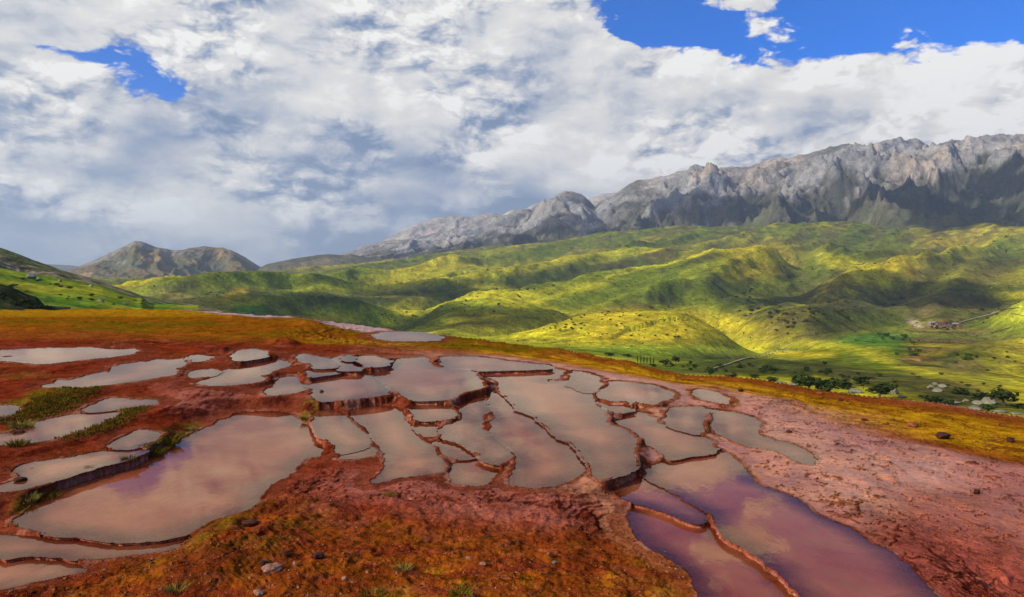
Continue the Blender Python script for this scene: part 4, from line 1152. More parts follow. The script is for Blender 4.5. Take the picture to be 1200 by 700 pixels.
SKY_D = [(-400,300),(-100,304),(0,306),(60,310),(80,311),(110,314),(160,318),(400,322),(600,322)]
me, _ = range_mesh("distant_ridge", SKY_D, -400, 600, 6, 11000, 14000, 16000, 24, [(-400,325),(600,325)], [(0,0),(1,1)], .2, 259, lambda X, Y, Z, t, s, g, f, p: rgba(X.shape, (0.10, 0.11, 0.09)), gully=(900, 3000))
tag(mesh_obj("distant_ridge", me, M_mount), "flat blue ridge farthest away on the left horizon", "hill", None, "structure")

# near hillsides on the left
SKY_H1 = [(-420,215),(-60,276),(0,290),(20,297),(40,305),(60,312),(80,319),(100,324),(118,330),(135,336),(165,346),(195,354),(230,364),(260,380)]
def col_h1(X, Y, Z, t, slope, gu, fine, pxs):
    c = rgba(X.shape, (0.11, 0.12, 0.03)); a = fbm(X / 60, Y / 60, 4, 261); b = fbm(X / 12, Y / 12, 4, 263)
    paint(c, (0.20, 0.13, 0.06), sstep(-.1, .3, a)); paint(c, (0.38, 0.31, 0.22), sstep(.12, .35, b + .2 * a) * .85); paint(c, (0.03, 0.04, 0.015), sstep(.1, .4, -b) * .8)
    return c
me, _ = range_mesh("rocky_hillside", SKY_H1, -420, 262, 1.9, 620, 900, 1100, 90, [(-420,345),(0,350),(135,352),(262,384)], [(0,0),(.4,.4),(.7,.75),(1,1)], .22, 265, col_h1, gully=(70, 300))
M_hill = terrain_mat("grassy hillside", (0.03, 0.12, 0.5), .32, (0.08, 0.3), (2.0, .6), rough=1.0, spec=0.0, speck=[(0.14, .60, .68, (0.03, 0.045, 0.012, 1), .8), (0.2, .63, .7, (0.36, 0.3, 0.2, 1), .5)], bstr=.7)
tag(mesh_obj("rocky_hillside", me, M_hill), "rock strewn brown hillside sloping down from the left edge", "hill", None, "structure")
SKY_H2 = [(-420,280),(-60,306),(0,314.5),(20,318),(40,321),(60,324.5),(90,329),(120,335),(150,345),(170,352),(190,359),(215,367),(230,380)]
def col_h2(X, Y, Z, t, slope, gu, fine, pxs):
    c = rgba(X.shape, (0.13, 0.21, 0.012)); a = fbm(X / 45, Y / 45, 4, 271); b = fbm(X / 10, Y / 10, 4, 273)
    paint(c, (0.30, 0.29, 0.015), sstep(-.15, .3, a)); paint(c, (0.06, 0.12, 0.012), sstep(.1, .4, -a + .4 * b) * .8); paint(c, (0.42, 0.34, 0.05), sstep(.25, .5, b + .3 * a) * .6)
    return c
me, H2 = range_mesh("green_hillside", SKY_H2, -420, 232, 1.9, 330, 560, 700, 110, [(-420,372),(0,371),(232,386)], [(0,0),(.5,.52),(1,1)], .14, 275, col_h2, gully=(60, 260))
tag(mesh_obj("green_hillside", me, M_hill), "bright green sunlit hillside just beyond the yellow plain on the left", "hill", None, "structure")
SKY_H3 = [(-420,300),(-60,324),(0,333),(12,336),(25,342),(40,349),(52,356),(64,361),(80,370)]
me, H3 = range_mesh("dark_knoll", SKY_H3, -420, 82, 1.9, 180, 250, 320, 60, [(-420,374),(0,374),(82,376)], [(0,0),(.5,.6),(1,1)], .2, 281,
               lambda X, Y, Z, t, s, g, f, p: np.clip(lerp(rgba(X.shape, (0.022, 0.028, 0.01)), rgba(X.shape, (0.07, 0.055, 0.025)), sstep(0, .5, fbm(X / 8, Y / 8, 4, 283))[..., None]), 0, 1), gully=(25, 90))
tag(mesh_obj("dark_knoll", me, M_hill), "dark scrub covered knoll at the left edge behind the yellow plain", "hill", None, "structure")

# ------------------------------------------------------------------ cumulus added out of view to cast shade on the hills and mountain range
def cloud_mesh(seed, lx, ly, hz, n=26):
    r = random.Random(seed)
    bm = bmesh.new()
    me = bpy.data.meshes.new("cloud")
    pts, faces = [], []
    base = bmesh.new(); bmesh.ops.create_icosphere(base, subdivisions=3, radius=1.0)
    bv = np.array([v.co[:] for v in base.verts]); bf = [[v.index for v in f.verts] for f in base.faces]
    base.free(); bm.free()
    for k in range(n):
        a, q = r.uniform(0, 2 * math.pi), math.sqrt(r.random())
        cx, cy = q * math.cos(a) * lx * .8, q * math.sin(a) * ly * .8
        s = (1 - .55 * q) * r.uniform(.75, 1.1)
        rad = np.array([lx * .36 * s, ly * .36 * s, hz * .55 * s])
        v = bv * rad
        nx = fbm(bv[:, 0] * 2.2 + k, bv[:, 1] * 2.2 + bv[:, 2] * 1.7, 4, seed + k)
        v = v * (1 + .38 * nx)[:, None]
        v[:, 2] = np.where(v[:, 2] < 0, v[:, 2] * .35, v[:, 2])
        v = v + np.array([cx, cy, hz * .25 * s])
        o = len(pts)
        pts.extend(v.tolist()); faces.extend([[i + o for i in f] for f in bf])
    me.from_pydata(pts, [], faces)
    me.polygons.foreach_set("use_smooth", np.ones(len(me.polygons), bool))
    me.update()
    return me


def cloud_mat():
    m, N, out = new_mat("cloud vapour")
    d = N.new('ShaderNodeBsdfDiffuse'); N.put(d.inputs[0], (.9, .9, .9, 1))
    t = N.new('ShaderNodeBsdfTranslucent'); N.put(t.inputs[0], (.9, .9, .9, 1))
    x = N.new('ShaderNodeMixShader'); x.inputs[0].default_value = .4
    N.l.new(d.outputs[0], x.inputs[1]); N.l.new(t.outputs[0], x.inputs[2]); N.l.new(x.outputs[0], out.inputs[0])
    return m


M_cloud = cloud_mat()
SHADE_CLOUDS = [   # shaded spot (x, y, z), cloud height, half lengths
]
def vspot(px, py, rmin=60):
    q = on_valley(px, py, rmin)
    return q[:3]
for px, py, rmin, hgt_, lx, ly in [(1010, 348, 900, 1500, 480, 300), (300, 352, 900, 1500, 480, 300), (480, 342, 1200, 1500, 330, 190), (600, 366, 900, 1300, 130, 120)]:
    q = vspot(px, py, rmin)
    SHADE_CLOUDS.append((q, hgt_, lx, ly, 90, "unseen cumulus cloud added to shade the valley hills"))
for px, py, lx, ly in [(1040, 232, 900, 500), (850, 252, 700, 420), (1190, 205, 600, 420), (640, 262, 600, 300), (1130, 258, 500, 300)]:
    j_ = int(np.argmin(np.abs(RIGHT[0] - px))); i_ = int(np.argmax(RIGHT[5][:, j_] <= py))
    SHADE_CLOUDS.append(((RIGHT[2][i_, j_], RIGHT[3][i_, j_], RIGHT[4][i_, j_]), 3400, lx, ly, 120, "unseen cumulus cloud added to shade the mountain range"))
for k, ((x, y, z), hc, lx, ly, hz, lab) in enumerate(SHADE_CLOUDS):
    hc = max(hc, float(RIGHT[4].max()) + 420)
    s = float((hc - z) / SUN_DIR.z)
    me = cloud_mesh(300 + k * 40, lx, ly, hz * 2.2)
    o = mesh_obj("cloud", me, M_cloud)
    o.location = (float(x) + SUN_DIR.x * s, float(y) + SUN_DIR.y * s, hc)
    tag(o, lab, "cloud", "cumulus clouds added for shade", "structure")

# ------------------------------------------------------------------ plants, rocks and houses
M_leaf = plain_mat("dark foliage", (0.018, 0.030, 0.008), (0.05, 0.07, 0.016), 0.9, 0.9, 0, 0.0)
M_leafg = plain_mat("green foliage", (0.035, 0.07, 0.010), (0.08, 0.13, 0.018), 0.9, 0.9, 0, 0.0)
M_leafo = plain_mat("olive scrub", (0.05, 0.055, 0.014), (0.12, 0.11, 0.025), 0.9, 0.9, 0, 0.0)
M_bark = plain_mat("bark", (0.06, 0.045, 0.03), (0.12, 0.09, 0.06), 3.0, 0.95, 0.4, 0.0)
M_pale = plain_mat("pale limestone boulder", (0.13, 0.12, 0.075), (0.27, 0.25, 0.17), 0.8, 0.95, 0.6, 0.0, bdist=.1)
M_dark = plain_mat("dark iron stone", (0.03, 0.012, 0.008), (0.09, 0.03, 0.016), 9.0, 0.8, 0.6, 0.1)
M_rust = plain_mat("rusty stone", (0.16, 0.04, 0.015), (0.30, 0.10, 0.04), 7.0, 0.85, 0.6, 0.05)
M_grey = plain_mat("grey pink stone", (0.22, 0.09, 0.05), (0.36, 0.19, 0.12), 8.0, 0.8, 0.5, 0.1)
M_blade = plain_mat("tuft grass", (0.09, 0.08, 0.008), (0.2, 0.16, 0.015), 14.0, 0.8, 0, 0.0)
M_moss = plain_mat("bank moss and grass", (0.085, 0.058, 0.006), (0.19, 0.125, 0.010), 5.0, 0.9, 0, 0.0)
M_straw = plain_mat("pale dry grass", (0.16, 0.12, 0.02), (0.28, 0.22, 0.05), 14.0, 0.8, 0, 0.0)


def leaf_crown(seed, n=150, rx=.5, ry=.5, rz=.5, z0=.5, leaf=.12, lobes=7):
    """many small leaf faces on the lobes of an uneven crown (unit size)"""
    r = random.Random(seed)
    lob = []
    for _ in range(lobes):
        a, q = r.uniform(0, 6.283), math.sqrt(r.random()) * .62
        lob.append((q * math.cos(a) * rx, q * math.sin(a) * ry, z0 + r.uniform(-.5, .55) * rz, r.uniform(.38, .62)))
    vs_, fs_ = [], []
    for k in range(n):
        cx, cy, cz, s = r.choice(lob)
        u = Vector((r.gauss(0, 1), r.gauss(0, 1), r.gauss(0, 1))).normalized()
        q = r.uniform(.6, 1.05)
        p = Vector((cx + u.x * rx * s * q, cy + u.y * ry * s * q, cz + u.z * rz * s * q))
        nrm = (u + Vector((r.gauss(0, .6), r.gauss(0, .6), r.gauss(0, .6)))).normalized()
        t = nrm.orthogonal().normalized(); b = nrm.cross(t)
        l = leaf * r.uniform(.6, 1.4)
        i = len(vs_)
        vs_ += [p + t * l, p + b * l * .6, p - t * l, p - b * l * .6]
        fs_.append((i, i + 1, i + 2, i + 3))
    me = bpy.data.meshes.new("leaves")
    me.from_pydata([v[:] for v in vs_], [], fs_)
    me.update()
    return me


def trunk_mesh(h=.5, r0=.05, limbs=4, seed=0):
    r = random.Random(seed)
    vs_, fs_ = [], []
    def limb(a, b, ra, rb):
        d = (b - a).normalized(); t = d.orthogonal().normalized(); u = d.cross(t); i = len(vs_)
        for p, rad in ((a, ra), (b, rb)):
            for k in range(5):
                an = k * 2 * math.pi / 5
                vs_.append(p + (t * math.cos(an) + u * math.sin(an)) * rad)
        for k in range(5): fs_.append((i + k, i + (k + 1) % 5, i + 5 + (k + 1) % 5, i + 5 + k))
    top = Vector((r.uniform(-.04, .04), r.uniform(-.04, .04), h * .7))
    limb(Vector((0, 0, -.08)), top, r0, r0 * .7)
    for k in range(limbs):
        a = k * 6.283 / limbs + r.uniform(-.4, .4)
        limb(top * r.uniform(.6, 1), top + Vector((math.cos(a) * .22, math.sin(a) * .22, h * r.uniform(.25, .5))), r0 * .55, r0 * .2)
    me = bpy.data.meshes.new("limbs")
    me.from_pydata([v[:] for v in vs_], [], fs_); me.update()
    return me


def make_plant(kind, name, label, group):
    o = bpy.data.objects.new(name, None); COL.objects.link(o)
    tag(o, label, {"tree": "tree", "bush": "bush", "poplar": "tree"}[kind], group)
    cr, tr, mat = PLANTS[kind]
    c = mesh_obj("crown" if kind != "bush" else "foliage", random.choice(cr), mat if isinstance(mat, bpy.types.Material) else random.choice(mat), o)
    t = mesh_obj("trunk" if kind != "bush" else "stem", tr, M_bark, o)
    return o


PLANTS = {
    "tree": ([leaf_crown(s, 260, .52, .52, .42, .62, .085, 9) for s in (1, 2, 3)], trunk_mesh(.62, .045, 5, 1), M_leaf),
    "bush": ([leaf_crown(s, 170, .52, .52, .36, .36, .10, 7) for s in (4, 5, 6, 7)], trunk_mesh(.3, .05, 4, 2), M_leaf),
    "poplar": ([leaf_crown(s, 160, .16, .16, .52, .55, .07, 8) for s in (8, 9)], trunk_mesh(.5, .03, 3, 3), M_leafg),
}
def clone_mat(kind, mat):
    """the same plant meshes in another leaf colour"""
    cr, tr, _ = PLANTS[kind]
    out = []
    for m in cr:
        m2 = m.copy(); m2.materials.clear(); m2.materials.append(mat); out.append(m2)
    return (out, tr, mat)
for m in PLANTS["tree"][0] + PLANTS["bush"][0]: m.materials.append(M_leaf)
PLANTS["olive_bush"] = clone_mat("bush", M_leafo)
PLANTS["green_bush"] = clone_mat("bush", M_leafg)
PLANTS["green_tree"] = clone_mat("tree", M_leafg)


def plant(kind, px, py, wpx, hpx, label, group=None, rmin=60):
    q = on_valley(px, py, rmin)
    if q is None: return None
    x, y, z, d = q
    base = kind.split("_")[-1]
    o = bpy.data.objects.new({"tree": "tree", "bush": "bush", "poplar": "poplar_tree"}[base], None)
    COL.objects.link(o)
    cr, tr, mat = PLANTS[kind]
    mesh_obj("crown", random.choice(cr), mat, o)
    mesh_obj("trunk", tr, M_bark, o)
    d3 = math.sqrt(x * x + y * y + (z - CAMZ) ** 2)
    o.location = (x, y, z)
    o.scale = (wpx * d3 / F, wpx * d3 / F, hpx * d3 / F)
    o.rotation_euler = (0, 0, random.uniform(0, 6.28))
    tag(o, label, "bush" if base == "bush" else "tree", group)
    return o


G_DARK = "dark trees and bushes below the terrace rim"
for kind, px, py, w, h, lab in [
    ("tree", 951, 462, 34, 23, "largest dark tree right behind the terrace rim, right of two flat pale boulders"),
    ("tree", 973, 464, 30, 19, "dark round tree touching the right side of the largest tree behind the rim"),
    ("bush", 937, 452, 22, 12, "dark bush at the left foot of the largest tree behind the rim"),
    ("bush", 992, 456, 26, 12, "dark bush between the two black tree masses behind the rim"),
    ("tree", 1034, 468, 36, 17, "black broad tree behind the rim just left of the tall pale boulder"),
    ("bush", 1012, 450, 24, 12, "dark bush on the slope above the black broad tree"),
    ("bush", 1128, 462, 20, 10, "dark round bush standing alone on the brown slope right of the speckled outcrop"),
    ("bush", 1150, 467, 22, 9, "dark flat bush between the lone round bush and the cream boulders"),
    ("tree", 1181, 476, 26, 17, "dark tree right of the largest cream boulder near the right edge"),
    ("bush", 1162, 482, 18, 9, "black bush tucked under the cream boulders"),
    ("bush", 1096, 471, 24, 9, "dark low bush below the speckled outcrop"),
    ("bush", 1116, 474, 18, 7, "dark low bush at the rim below the lone round bush"),
    ("bush", 1196, 479, 18, 8, "dark bush cut by the right edge of the view"),
    ("bush", 905, 447, 16, 7, "dark bush left of the two flat pale boulders"),
    ("bush", 886, 443, 14, 6, "dark bush at the rim right of the pale track's lower end"),
    ("tree", 834, 440, 16, 9, "dark tree at the lower end of the pale track"),
    ("bush", 858, 443, 18, 6, "dark bush under the middle of the pale track"),
    ("tree", 779, 430, 16, 8, "dark round tree right of the poplar row"),
    ("tree", 793, 427, 9, 10, "slim dark tree right of the round tree by the poplars"),
    ("bush", 767, 430, 10, 5, "small dark bush between the poplar row and the round tree"),
    ("bush", 716, 417, 14, 5, "green bush line start left of the poplar row"),
    ("bush", 737, 418, 14, 5, "green bush right beside the left end of the poplar row"),
]:
    plant(kind, px, py, w, h, lab, G_DARK)
for k, px in enumerate((748, 751.5, 755, 758.5, 762, 766)):
    plant("poplar", px, 426 + k * .3, 6, 9.5, "slender poplar in the short row at the foot of the yellow hill", "row of poplars below the yellow hill")

def scatter(n, kinds, region, size, label, group, rmin=60, seed=0):
    r = random.Random(seed)
    k = 0; tries = 0
    while k < n and tries < n * 20:
        tries += 1
        cx, cy, rx, ry, rot = r.choice(region)
        a, q = r.uniform(0, 6.283), math.sqrt(r.random())
        dx, dy = q * math.cos(a) * rx, q * math.sin(a) * ry
        c, s = math.cos(math.radians(rot)), math.sin(math.radians(rot))
        px, py = cx + dx * c - dy * s, cy + dx * s + dy * c
        w = r.uniform(*size)
        if plant(r.choice(kinds), px, py, w, w * r.uniform(.55, .8), label, group, rmin): k += 1

scatter(62, ["bush", "olive_bush"], [(700, 375, 55, 10, -5), (760, 370, 50, 9, 0), (740, 390, 90, 12, 0), (660, 382, 25, 8, -10)], (2.2, 4.6), "small dark shrub dotting the sunlit yellow hill", "shrubs on the yellow hill", 700, 1)
scatter(46, ["bush", "olive_bush"], [(905, 370, 42, 10, 12), (935, 384, 40, 9, 5), (965, 372, 40, 10, 0)], (3.5, 8), "dark shrub on the scrubby slope right of the yellow hill", "shrubs right of the yellow hill", 700, 2)
scatter(42, ["bush", "tree", "olive_bush", "green_bush"], [(930, 438, 70, 7, 5), (850, 433, 60, 6, 4), (1000, 440, 60, 9, 8)], (4, 10), "dark bush scattered on the slope between the terrace rim and the yellow field", "bushes on the near valley slope", 60, 3)
scatter(22, ["green_tree", "green_bush"], [(1062, 410, 18, 11, 20), (1050, 396, 20, 4, 0), (1140, 418, 14, 4, -10)], (4, 8), "green tree in the hollow left of the brown strip fields", "green trees by the strip fields", 300, 4)
scatter(24, ["olive_bush", "bush"], [(1150, 425, 45, 16, -8), (1090, 440, 50, 8, 15), (1150, 455, 40, 8, 12)], (3, 7), "olive shrub on the brown slope near the right edge", "shrubs on the right hand slope", 60, 5)
scatter(26, ["olive_bush", "bush"], [(545, 365, 60, 14, 0), (470, 372, 30, 8, 0), (620, 345, 40, 8, -10)], (2.2, 4.5), "small shrub on the green hill left of the yellow hill", "shrubs on the green hill", 700, 6)
scatter(24, ["olive_bush", "bush"], [(1010, 355, 80, 14, 0), (1130, 365, 50, 12, 10), (870, 345, 40, 10, 20)], (3, 6), "shrub on the shaded upper valley side", "shrubs on the upper valley side", 900, 7)


# scrub too small and too many to count: leafy tufts over the foothills
def scrub_stuff(n, seed):
    r = np.random.default_rng(seed)
    ii = r.integers(140, VX.shape[0] - 2, n * 3); jj = r.integers(30, VX.shape[1] - 30, n * 3)
    dark = vc[ii, jj, :3].sum(1) < .20
    keep = dark | (r.random(n * 3) < .22)
    ii, jj = ii[keep][:n], jj[keep][:n]
    X, Y, Z = VX[ii, jj], VY[ii, jj], VZ[ii, jj]
    D = np.hypot(X, Y)
    s = D / F * r.uniform(.8, 2.3, len(X))
    vs_, fs_ = [], []
    for x, y, z, k in zip(X, Y, Z, s):
        for _ in range(3):
            a = r.uniform(0, 6.283); t = r.uniform(.2, 1.1)
            dx, dy = math.cos(a) * k * .5, math.sin(a) * k * .5
            ox, oy = r.uniform(-.3, .3, 2) * k
            i = len(vs_)
            vs_ += [(x + ox - dx, y + oy - dy, z - .1 * k), (x + ox + dx, y + oy + dy, z - .1 * k), (x + ox + dx * .6, y + oy + dy * .6, z + k * .6 * t), (x + ox - dx * .6, y + oy - dy * .6, z + k * .5 * t)]
            fs_.append((i, i + 1, i + 2, i + 3))
    me = bpy.data.meshes.new("hill_scrub")
    me.from_pydata(vs_, [], fs_); me.update()
    tag(mesh_obj("hill_scrub", me, M_leaf), "fine dark scrub sprinkled over the foothills", "scrub", None, "stuff")


scrub_stuff(5200, 11)


def rock_mesh(seed, flat=.6, rough=.28, sub=3):
    r = random.Random(seed)
    bm = bmesh.new(); bmesh.ops.create_icosphere(bm, subdivisions=sub, radius=.5)
    cuts = [(Vector((r.gauss(0, 1), r.gauss(0, 1), r.gauss(0, .7))).normalized(), r.uniform(.26, .42)) for _ in range(9)]
    for v in bm.verts:
        p = v.co.copy()
        for n_, d_ in cuts:
            q = p.dot(n_)
            if q > d_: p -= n_ * (q - d_) * .9
        k = float(fbm(np.array([p.x * 3 + seed]), np.array([p.y * 3 + p.z * 2.3]), 3, seed)[0])
        p *= 1 + rough * k
        v.co = Vector((p.x, p.y, p.z * flat))
    me = bpy.data.meshes.new("rock"); bm.to_mesh(me); bm.free()
    me.polygons.foreach_set("use_smooth", np.zeros(len(me.polygons), bool))
    return me


ROCKS = {}
def rock(name, x, y, z, w, h, mat, label, group=None, seed=0, cat="rock", sink=.25, wy=.8):
    key = (mat.name, seed % 5)
    if key not in ROCKS:
        m = rock_mesh(40 + seed % 5 + len(ROCKS), .8); m.materials.append(mat); ROCKS[key] = m
    o = mesh_obj(name, ROCKS[key])
    o.scale = (w, w * wy, h * 1.25)
    o.location = (x, y, z + h * .5 * (1 - 2 * sink) + 0)
    o.rotation_euler = (0, 0, random.uniform(-.5, .5))
    return tag(o, label, cat, group)


def boulder(px, py, wpx, hpx, label, group=None, seed=0, rmin=60, mat=None):
    q = on_valley(px, py, rmin)
    if q is None: return
    x, y, z, d = q
    s = math.hypot(d, z - CAMZ) / F
    rock("boulder", x, y, z, wpx * s * .8, hpx * s * .75, mat or M_pale, label, group, seed)


GB = "pale boulders below the terrace rim"
for k, (px, py, w, h, lab) in enumerate([
    (916, 450, 16, 5, "flat pale boulder left of the largest dark tree behind the rim"),
    (930, 452, 18, 6, "larger flat pale boulder touching the foot of the largest dark tree"),
    (1005, 460, 20, 8, "cream boulder in the gap between the two dark tree masses"),
    (997, 456, 10, 5, "small pale boulder left of the cream boulder in the gap"),
    (1051, 462, 12, 13, "tall pale boulder right beside the black broad tree"),
    (1059, 466, 12, 5, "low pale boulder right of the tall pale boulder"),
    (1093, 455, 11, 6, "left stone of the speckled outcrop on the green slope"),
    (1101, 459, 14, 7, "lowest stone of the speckled outcrop"),
    (1108, 454, 12, 6, "right stone of the speckled outcrop"),
    (1100, 451, 9, 5, "topmost stone of the speckled outcrop"),
    (1123, 473, 12, 5, "small cream boulder left of the long cream boulder"),
    (1144, 481, 26, 8, "long cream boulder at the rim near the right end"),
    (1162, 473, 20, 11, "largest cream boulder left of the dark tree by the right edge"),
    (1150, 474, 14, 7, "cream boulder wedged behind the long one"),
    (1177, 484, 22, 7, "cream boulder at the rim under the black bush"),
    (1194, 486, 16, 5, "pale flat boulder at the right edge of the rim"),
    (1136, 471, 10, 5, "small grey boulder above the long cream boulder"),
]):
    boulder(px, py, w, h, lab, GB, k)
for k, (px, py, w) in enumerate([(884, 420, 5), (891, 417, 6), (897, 415, 5), (903, 413, 7), (910, 412, 6), (915, 410, 8), (920, 410, 6), (924, 411, 5), (907, 415, 5), (899, 418, 4), (918, 413, 4), (912, 408, 5)]):
    boulder(px, py, w, 2.6, "pale rock in the stream bed right of the yellow hill", "pale rocks in the stream bed", k, 300)
def on_hill(HD, px, py):
    pxs, rs, X, Y, Z, PY = HD
    j = int(np.argmin(np.abs(pxs - px)))
    i = int(np.argmax(PY[:, j] <= py))
    return float(X[i, j]), float(Y[i, j]), float(Z[i, j]), float(rs[i])
for k, (px, py, w, h, lab) in enumerate([(36, 327, 9, 8, "largest grey boulder on the bright green hillside"), (45, 329, 6, 4, "small grey boulder right of the largest on the green hillside"), (106, 336, 6, 3, "pale boulder high on the right part of the green hillside"), (70, 330, 5, 3, "small pale boulder near the top of the green hillside"), (117, 354, 8, 4, "white boulder low on the green hillside"), (146, 357, 6, 3, "pale boulder at the lower right foot of the green hillside")]):
    x, y, z, d = on_hill(H2, px, py)
    rock("boulder", x, y, z, w * d / F, h * d / F, M_pale, lab, "boulders on the green hillside", k)
r_ = random.Random(5)
for k in range(26):
    px = r_.uniform(2, 170); py = r_.uniform(322 + px * .16, 358)
    x, y, z, d = on_hill(H2, px, py)
    o = bpy.data.objects.new("bush", None); COL.objects.link(o)
    cr, tr, mat = PLANTS[r_.choice(["bush", "olive_bush", "green_bush"])]
    mesh_obj("crown", r_.choice(cr), mat, o); mesh_obj("trunk", tr, M_bark, o)
    w = r_.uniform(3, 7) * d / F
    o.location = (x, y, z); o.scale = (w, w, w * .6); o.rotation_euler = (0, 0, r_.uniform(0, 6))
    tag(o, "shrub on the bright green hillside at the left", "bush", "shrubs on the green hillside")
for k in range(16):
    px = r_.uniform(0, 58); py = 339 + px * .42 + r_.uniform(0, 20)
    x, y, z, d = on_hill(H3, px, min(py, 362))
    o = bpy.data.objects.new("bush", None); COL.objects.link(o)
    cr, tr, mat = PLANTS["bush"]
    mesh_obj("crown", r_.choice(cr), mat, o); mesh_obj("trunk", tr, M_bark, o)
    w = r_.uniform(7, 13) * d / F
    o.location = (x, y, z - .1 * w); o.scale = (w, w, w * .6); o.rotation_euler = (0, 0, r_.uniform(0, 6))
    tag(o, "dark bush covering the knoll at the left edge", "bush", "bushes on the dark knoll")

# dirt tracks draped on the valley
M_track = plain_mat("pale dirt track", (0.24, 0.19, 0.10), (0.36, 0.29, 0.16), .2, 1.0, 0.3, 0.0)
def track(pts, wpx, label, rmin):
    P = []
    for (ax, ay), (bx, by) in zip(pts[:-1], pts[1:]):
        n = max(2, int(math.hypot(bx - ax, by - ay) / 3))
        for k in range(n):
            q = on_valley(ax + (bx - ax) * k / n, ay + (by - ay) * k / n, rmin)
            if q: P.append(q)
    vs_, fs_ = [], []
    for k, (x, y, z, d) in enumerate(P):
        a, b = P[max(k - 1, 0)], P[min(k + 1, len(P) - 1)]
        dx, dy = b[0] - a[0], b[1] - a[1]; L = math.hypot(dx, dy) + 1e-6
        w = wpx * d / F * .5 * 1.3
        zz = [z + .35] * 2
        vs_ += [(x - dy / L * w, y + dx / L * w, z + .5), (x + dy / L * w, y - dx / L * w, z + .5)]
        if k: fs_.append((2 * k - 2, 2 * k - 1, 2 * k + 1, 2 * k))
    me = bpy.data.meshes.new("dirt_track"); me.from_pydata(vs_, [], fs_); me.update()
    o = mesh_obj("dirt_track", me, M_track)
    md = o.modifiers.new("thick", 'SOLIDIFY'); md.thickness = .3; md.offset = 0
    tag(o, label, "track", None, "structure")
track([(834, 434), (848, 429.5), (862, 425), (876, 420), (888, 418)], 2.0, "pale dirt track climbing from the rim bushes to the stream bed", 200)
track([(1126, 378), (1145, 373), (1160, 369), (1178, 363), (1200, 360)], 2.0, "pale dirt track running right from the hamlet", 900)
track([(1162, 390), (1176, 386.5), (1190, 383)], 3.2, "short broad strip of bare pale earth right of the hamlet", 600)
track([(1186, 367), (1200, 370), (1230, 374)], 1.6, "thin pale track leaving at the right edge below the first", 900)

# the hamlet
M_wallh = plain_mat("mud wall", (0.20, 0.14, 0.09), (0.30, 0.22, 0.15), .6, .95, .3, 0.0)
M_roofr = plain_mat("rusty roof", (0.13, 0.045, 0.03), (0.22, 0.08, 0.05), .8, .9, .2, 0.0)
M_roofg = plain_mat("grey roof", (0.24, 0.22, 0.2), (0.36, 0.33, 0.3), .8, .8, .2, 0.0)
M_door = plain_mat("dark opening", (0.02, 0.015, 0.012), (0.04, 0.03, 0.02), 1, .9, 0, 0.0)
def boxes(name, bx, mat, parent):
    bm = bmesh.new()
    for (x0, x1, y0, y1, z0, z1) in bx:
        v = [bm.verts.new(c) for c in ((x0, y0, z0), (x1, y0, z0), (x1, y1, z0), (x0, y1, z0), (x0, y0, z1), (x1, y0, z1), (x1, y1, z1), (x0, y1, z1))]
        for f in ((3, 2, 1, 0), (4, 5, 6, 7), (0, 1, 5, 4), (1, 2, 6, 5), (2, 3, 7, 6), (3, 0, 4, 7)): bm.faces.new([v[i] for i in f])
    me = bpy.data.meshes.new(name); bm.to_mesh(me); bm.free()
    return mesh_obj(name, me, mat, parent)
def house(px, py, wpx, label, roof, rot):
    q = on_valley(px, py, 600)
    x, y, z, d = q
    w = wpx * d / F; dp = w * .7; h = w * .42
    o = bpy.data.objects.new("house", None); COL.objects.link(o)
    o.location = (x, y, z - .3); o.rotation_euler = (0, 0, rot)
    tag(o, label, "house", "houses of the hamlet")
    boxes("wall", [(-w / 2, w / 2, -dp / 2, dp / 2, -3, h)], M_wallh, o)
    bm = bmesh.new(); e = w * .06
    c = [(-w / 2 - e, -dp / 2 - e, h + .02), (w / 2 + e, -dp / 2 - e, h + .02), (w / 2 + e, dp / 2 + e, h + .02), (-w / 2 - e, dp / 2 + e, h + .02), (-w / 2 - e, 0, h + dp * .3), (w / 2 + e, 0, h + dp * .3)]
    v = [bm.verts.new(k) for k in c]
    for f in ((0, 1, 5, 4), (2, 3, 4, 5), (0, 4, 3), (1, 2, 5), (3, 2, 1, 0)): bm.faces.new([v[i] for i in f])
    me = bpy.data.meshes.new("roof"); bm.to_mesh(me); bm.free()
    mesh_obj("roof", me, roof, o)
    boxes("door", [(-w * .08, w * .08, -dp / 2 - .15, -dp / 2 - .003, 0, h * .7)], M_door, o)
    for s in (-.32, .3): boxes("window", [(w * (s - .07), w * (s + .07), -dp / 2 - .12, -dp / 2 - .003, h * .35, h * .72)], M_door, o)
for px, py, w, lab, rf, rt in [(1094, 381, 6, "house at the left end of the hamlet beside the bare earth", M_roofg, .2), (1102, 382, 7, "rust roofed house, largest of the hamlet", M_roofr, -.1), (1109, 380, 5, "small rust roofed house behind the largest one", M_roofr, .3), (1113, 384, 6, "rust roofed house in front on the right of the largest", M_roofr, -.2), (1120, 382.5, 6, "grey roofed house near the right end of the hamlet", M_roofg, .1), (1126, 383, 4, "smallest house at the right end of the hamlet", M_roofr, 0)]:
    house(px, py, w, lab, rf, rt)
scatter(10, ["bush", "green_tree"], [(1108, 384, 16, 3, 0)], (3, 5), "dark tree among the houses of the hamlet", "trees in the hamlet", 700, 21)


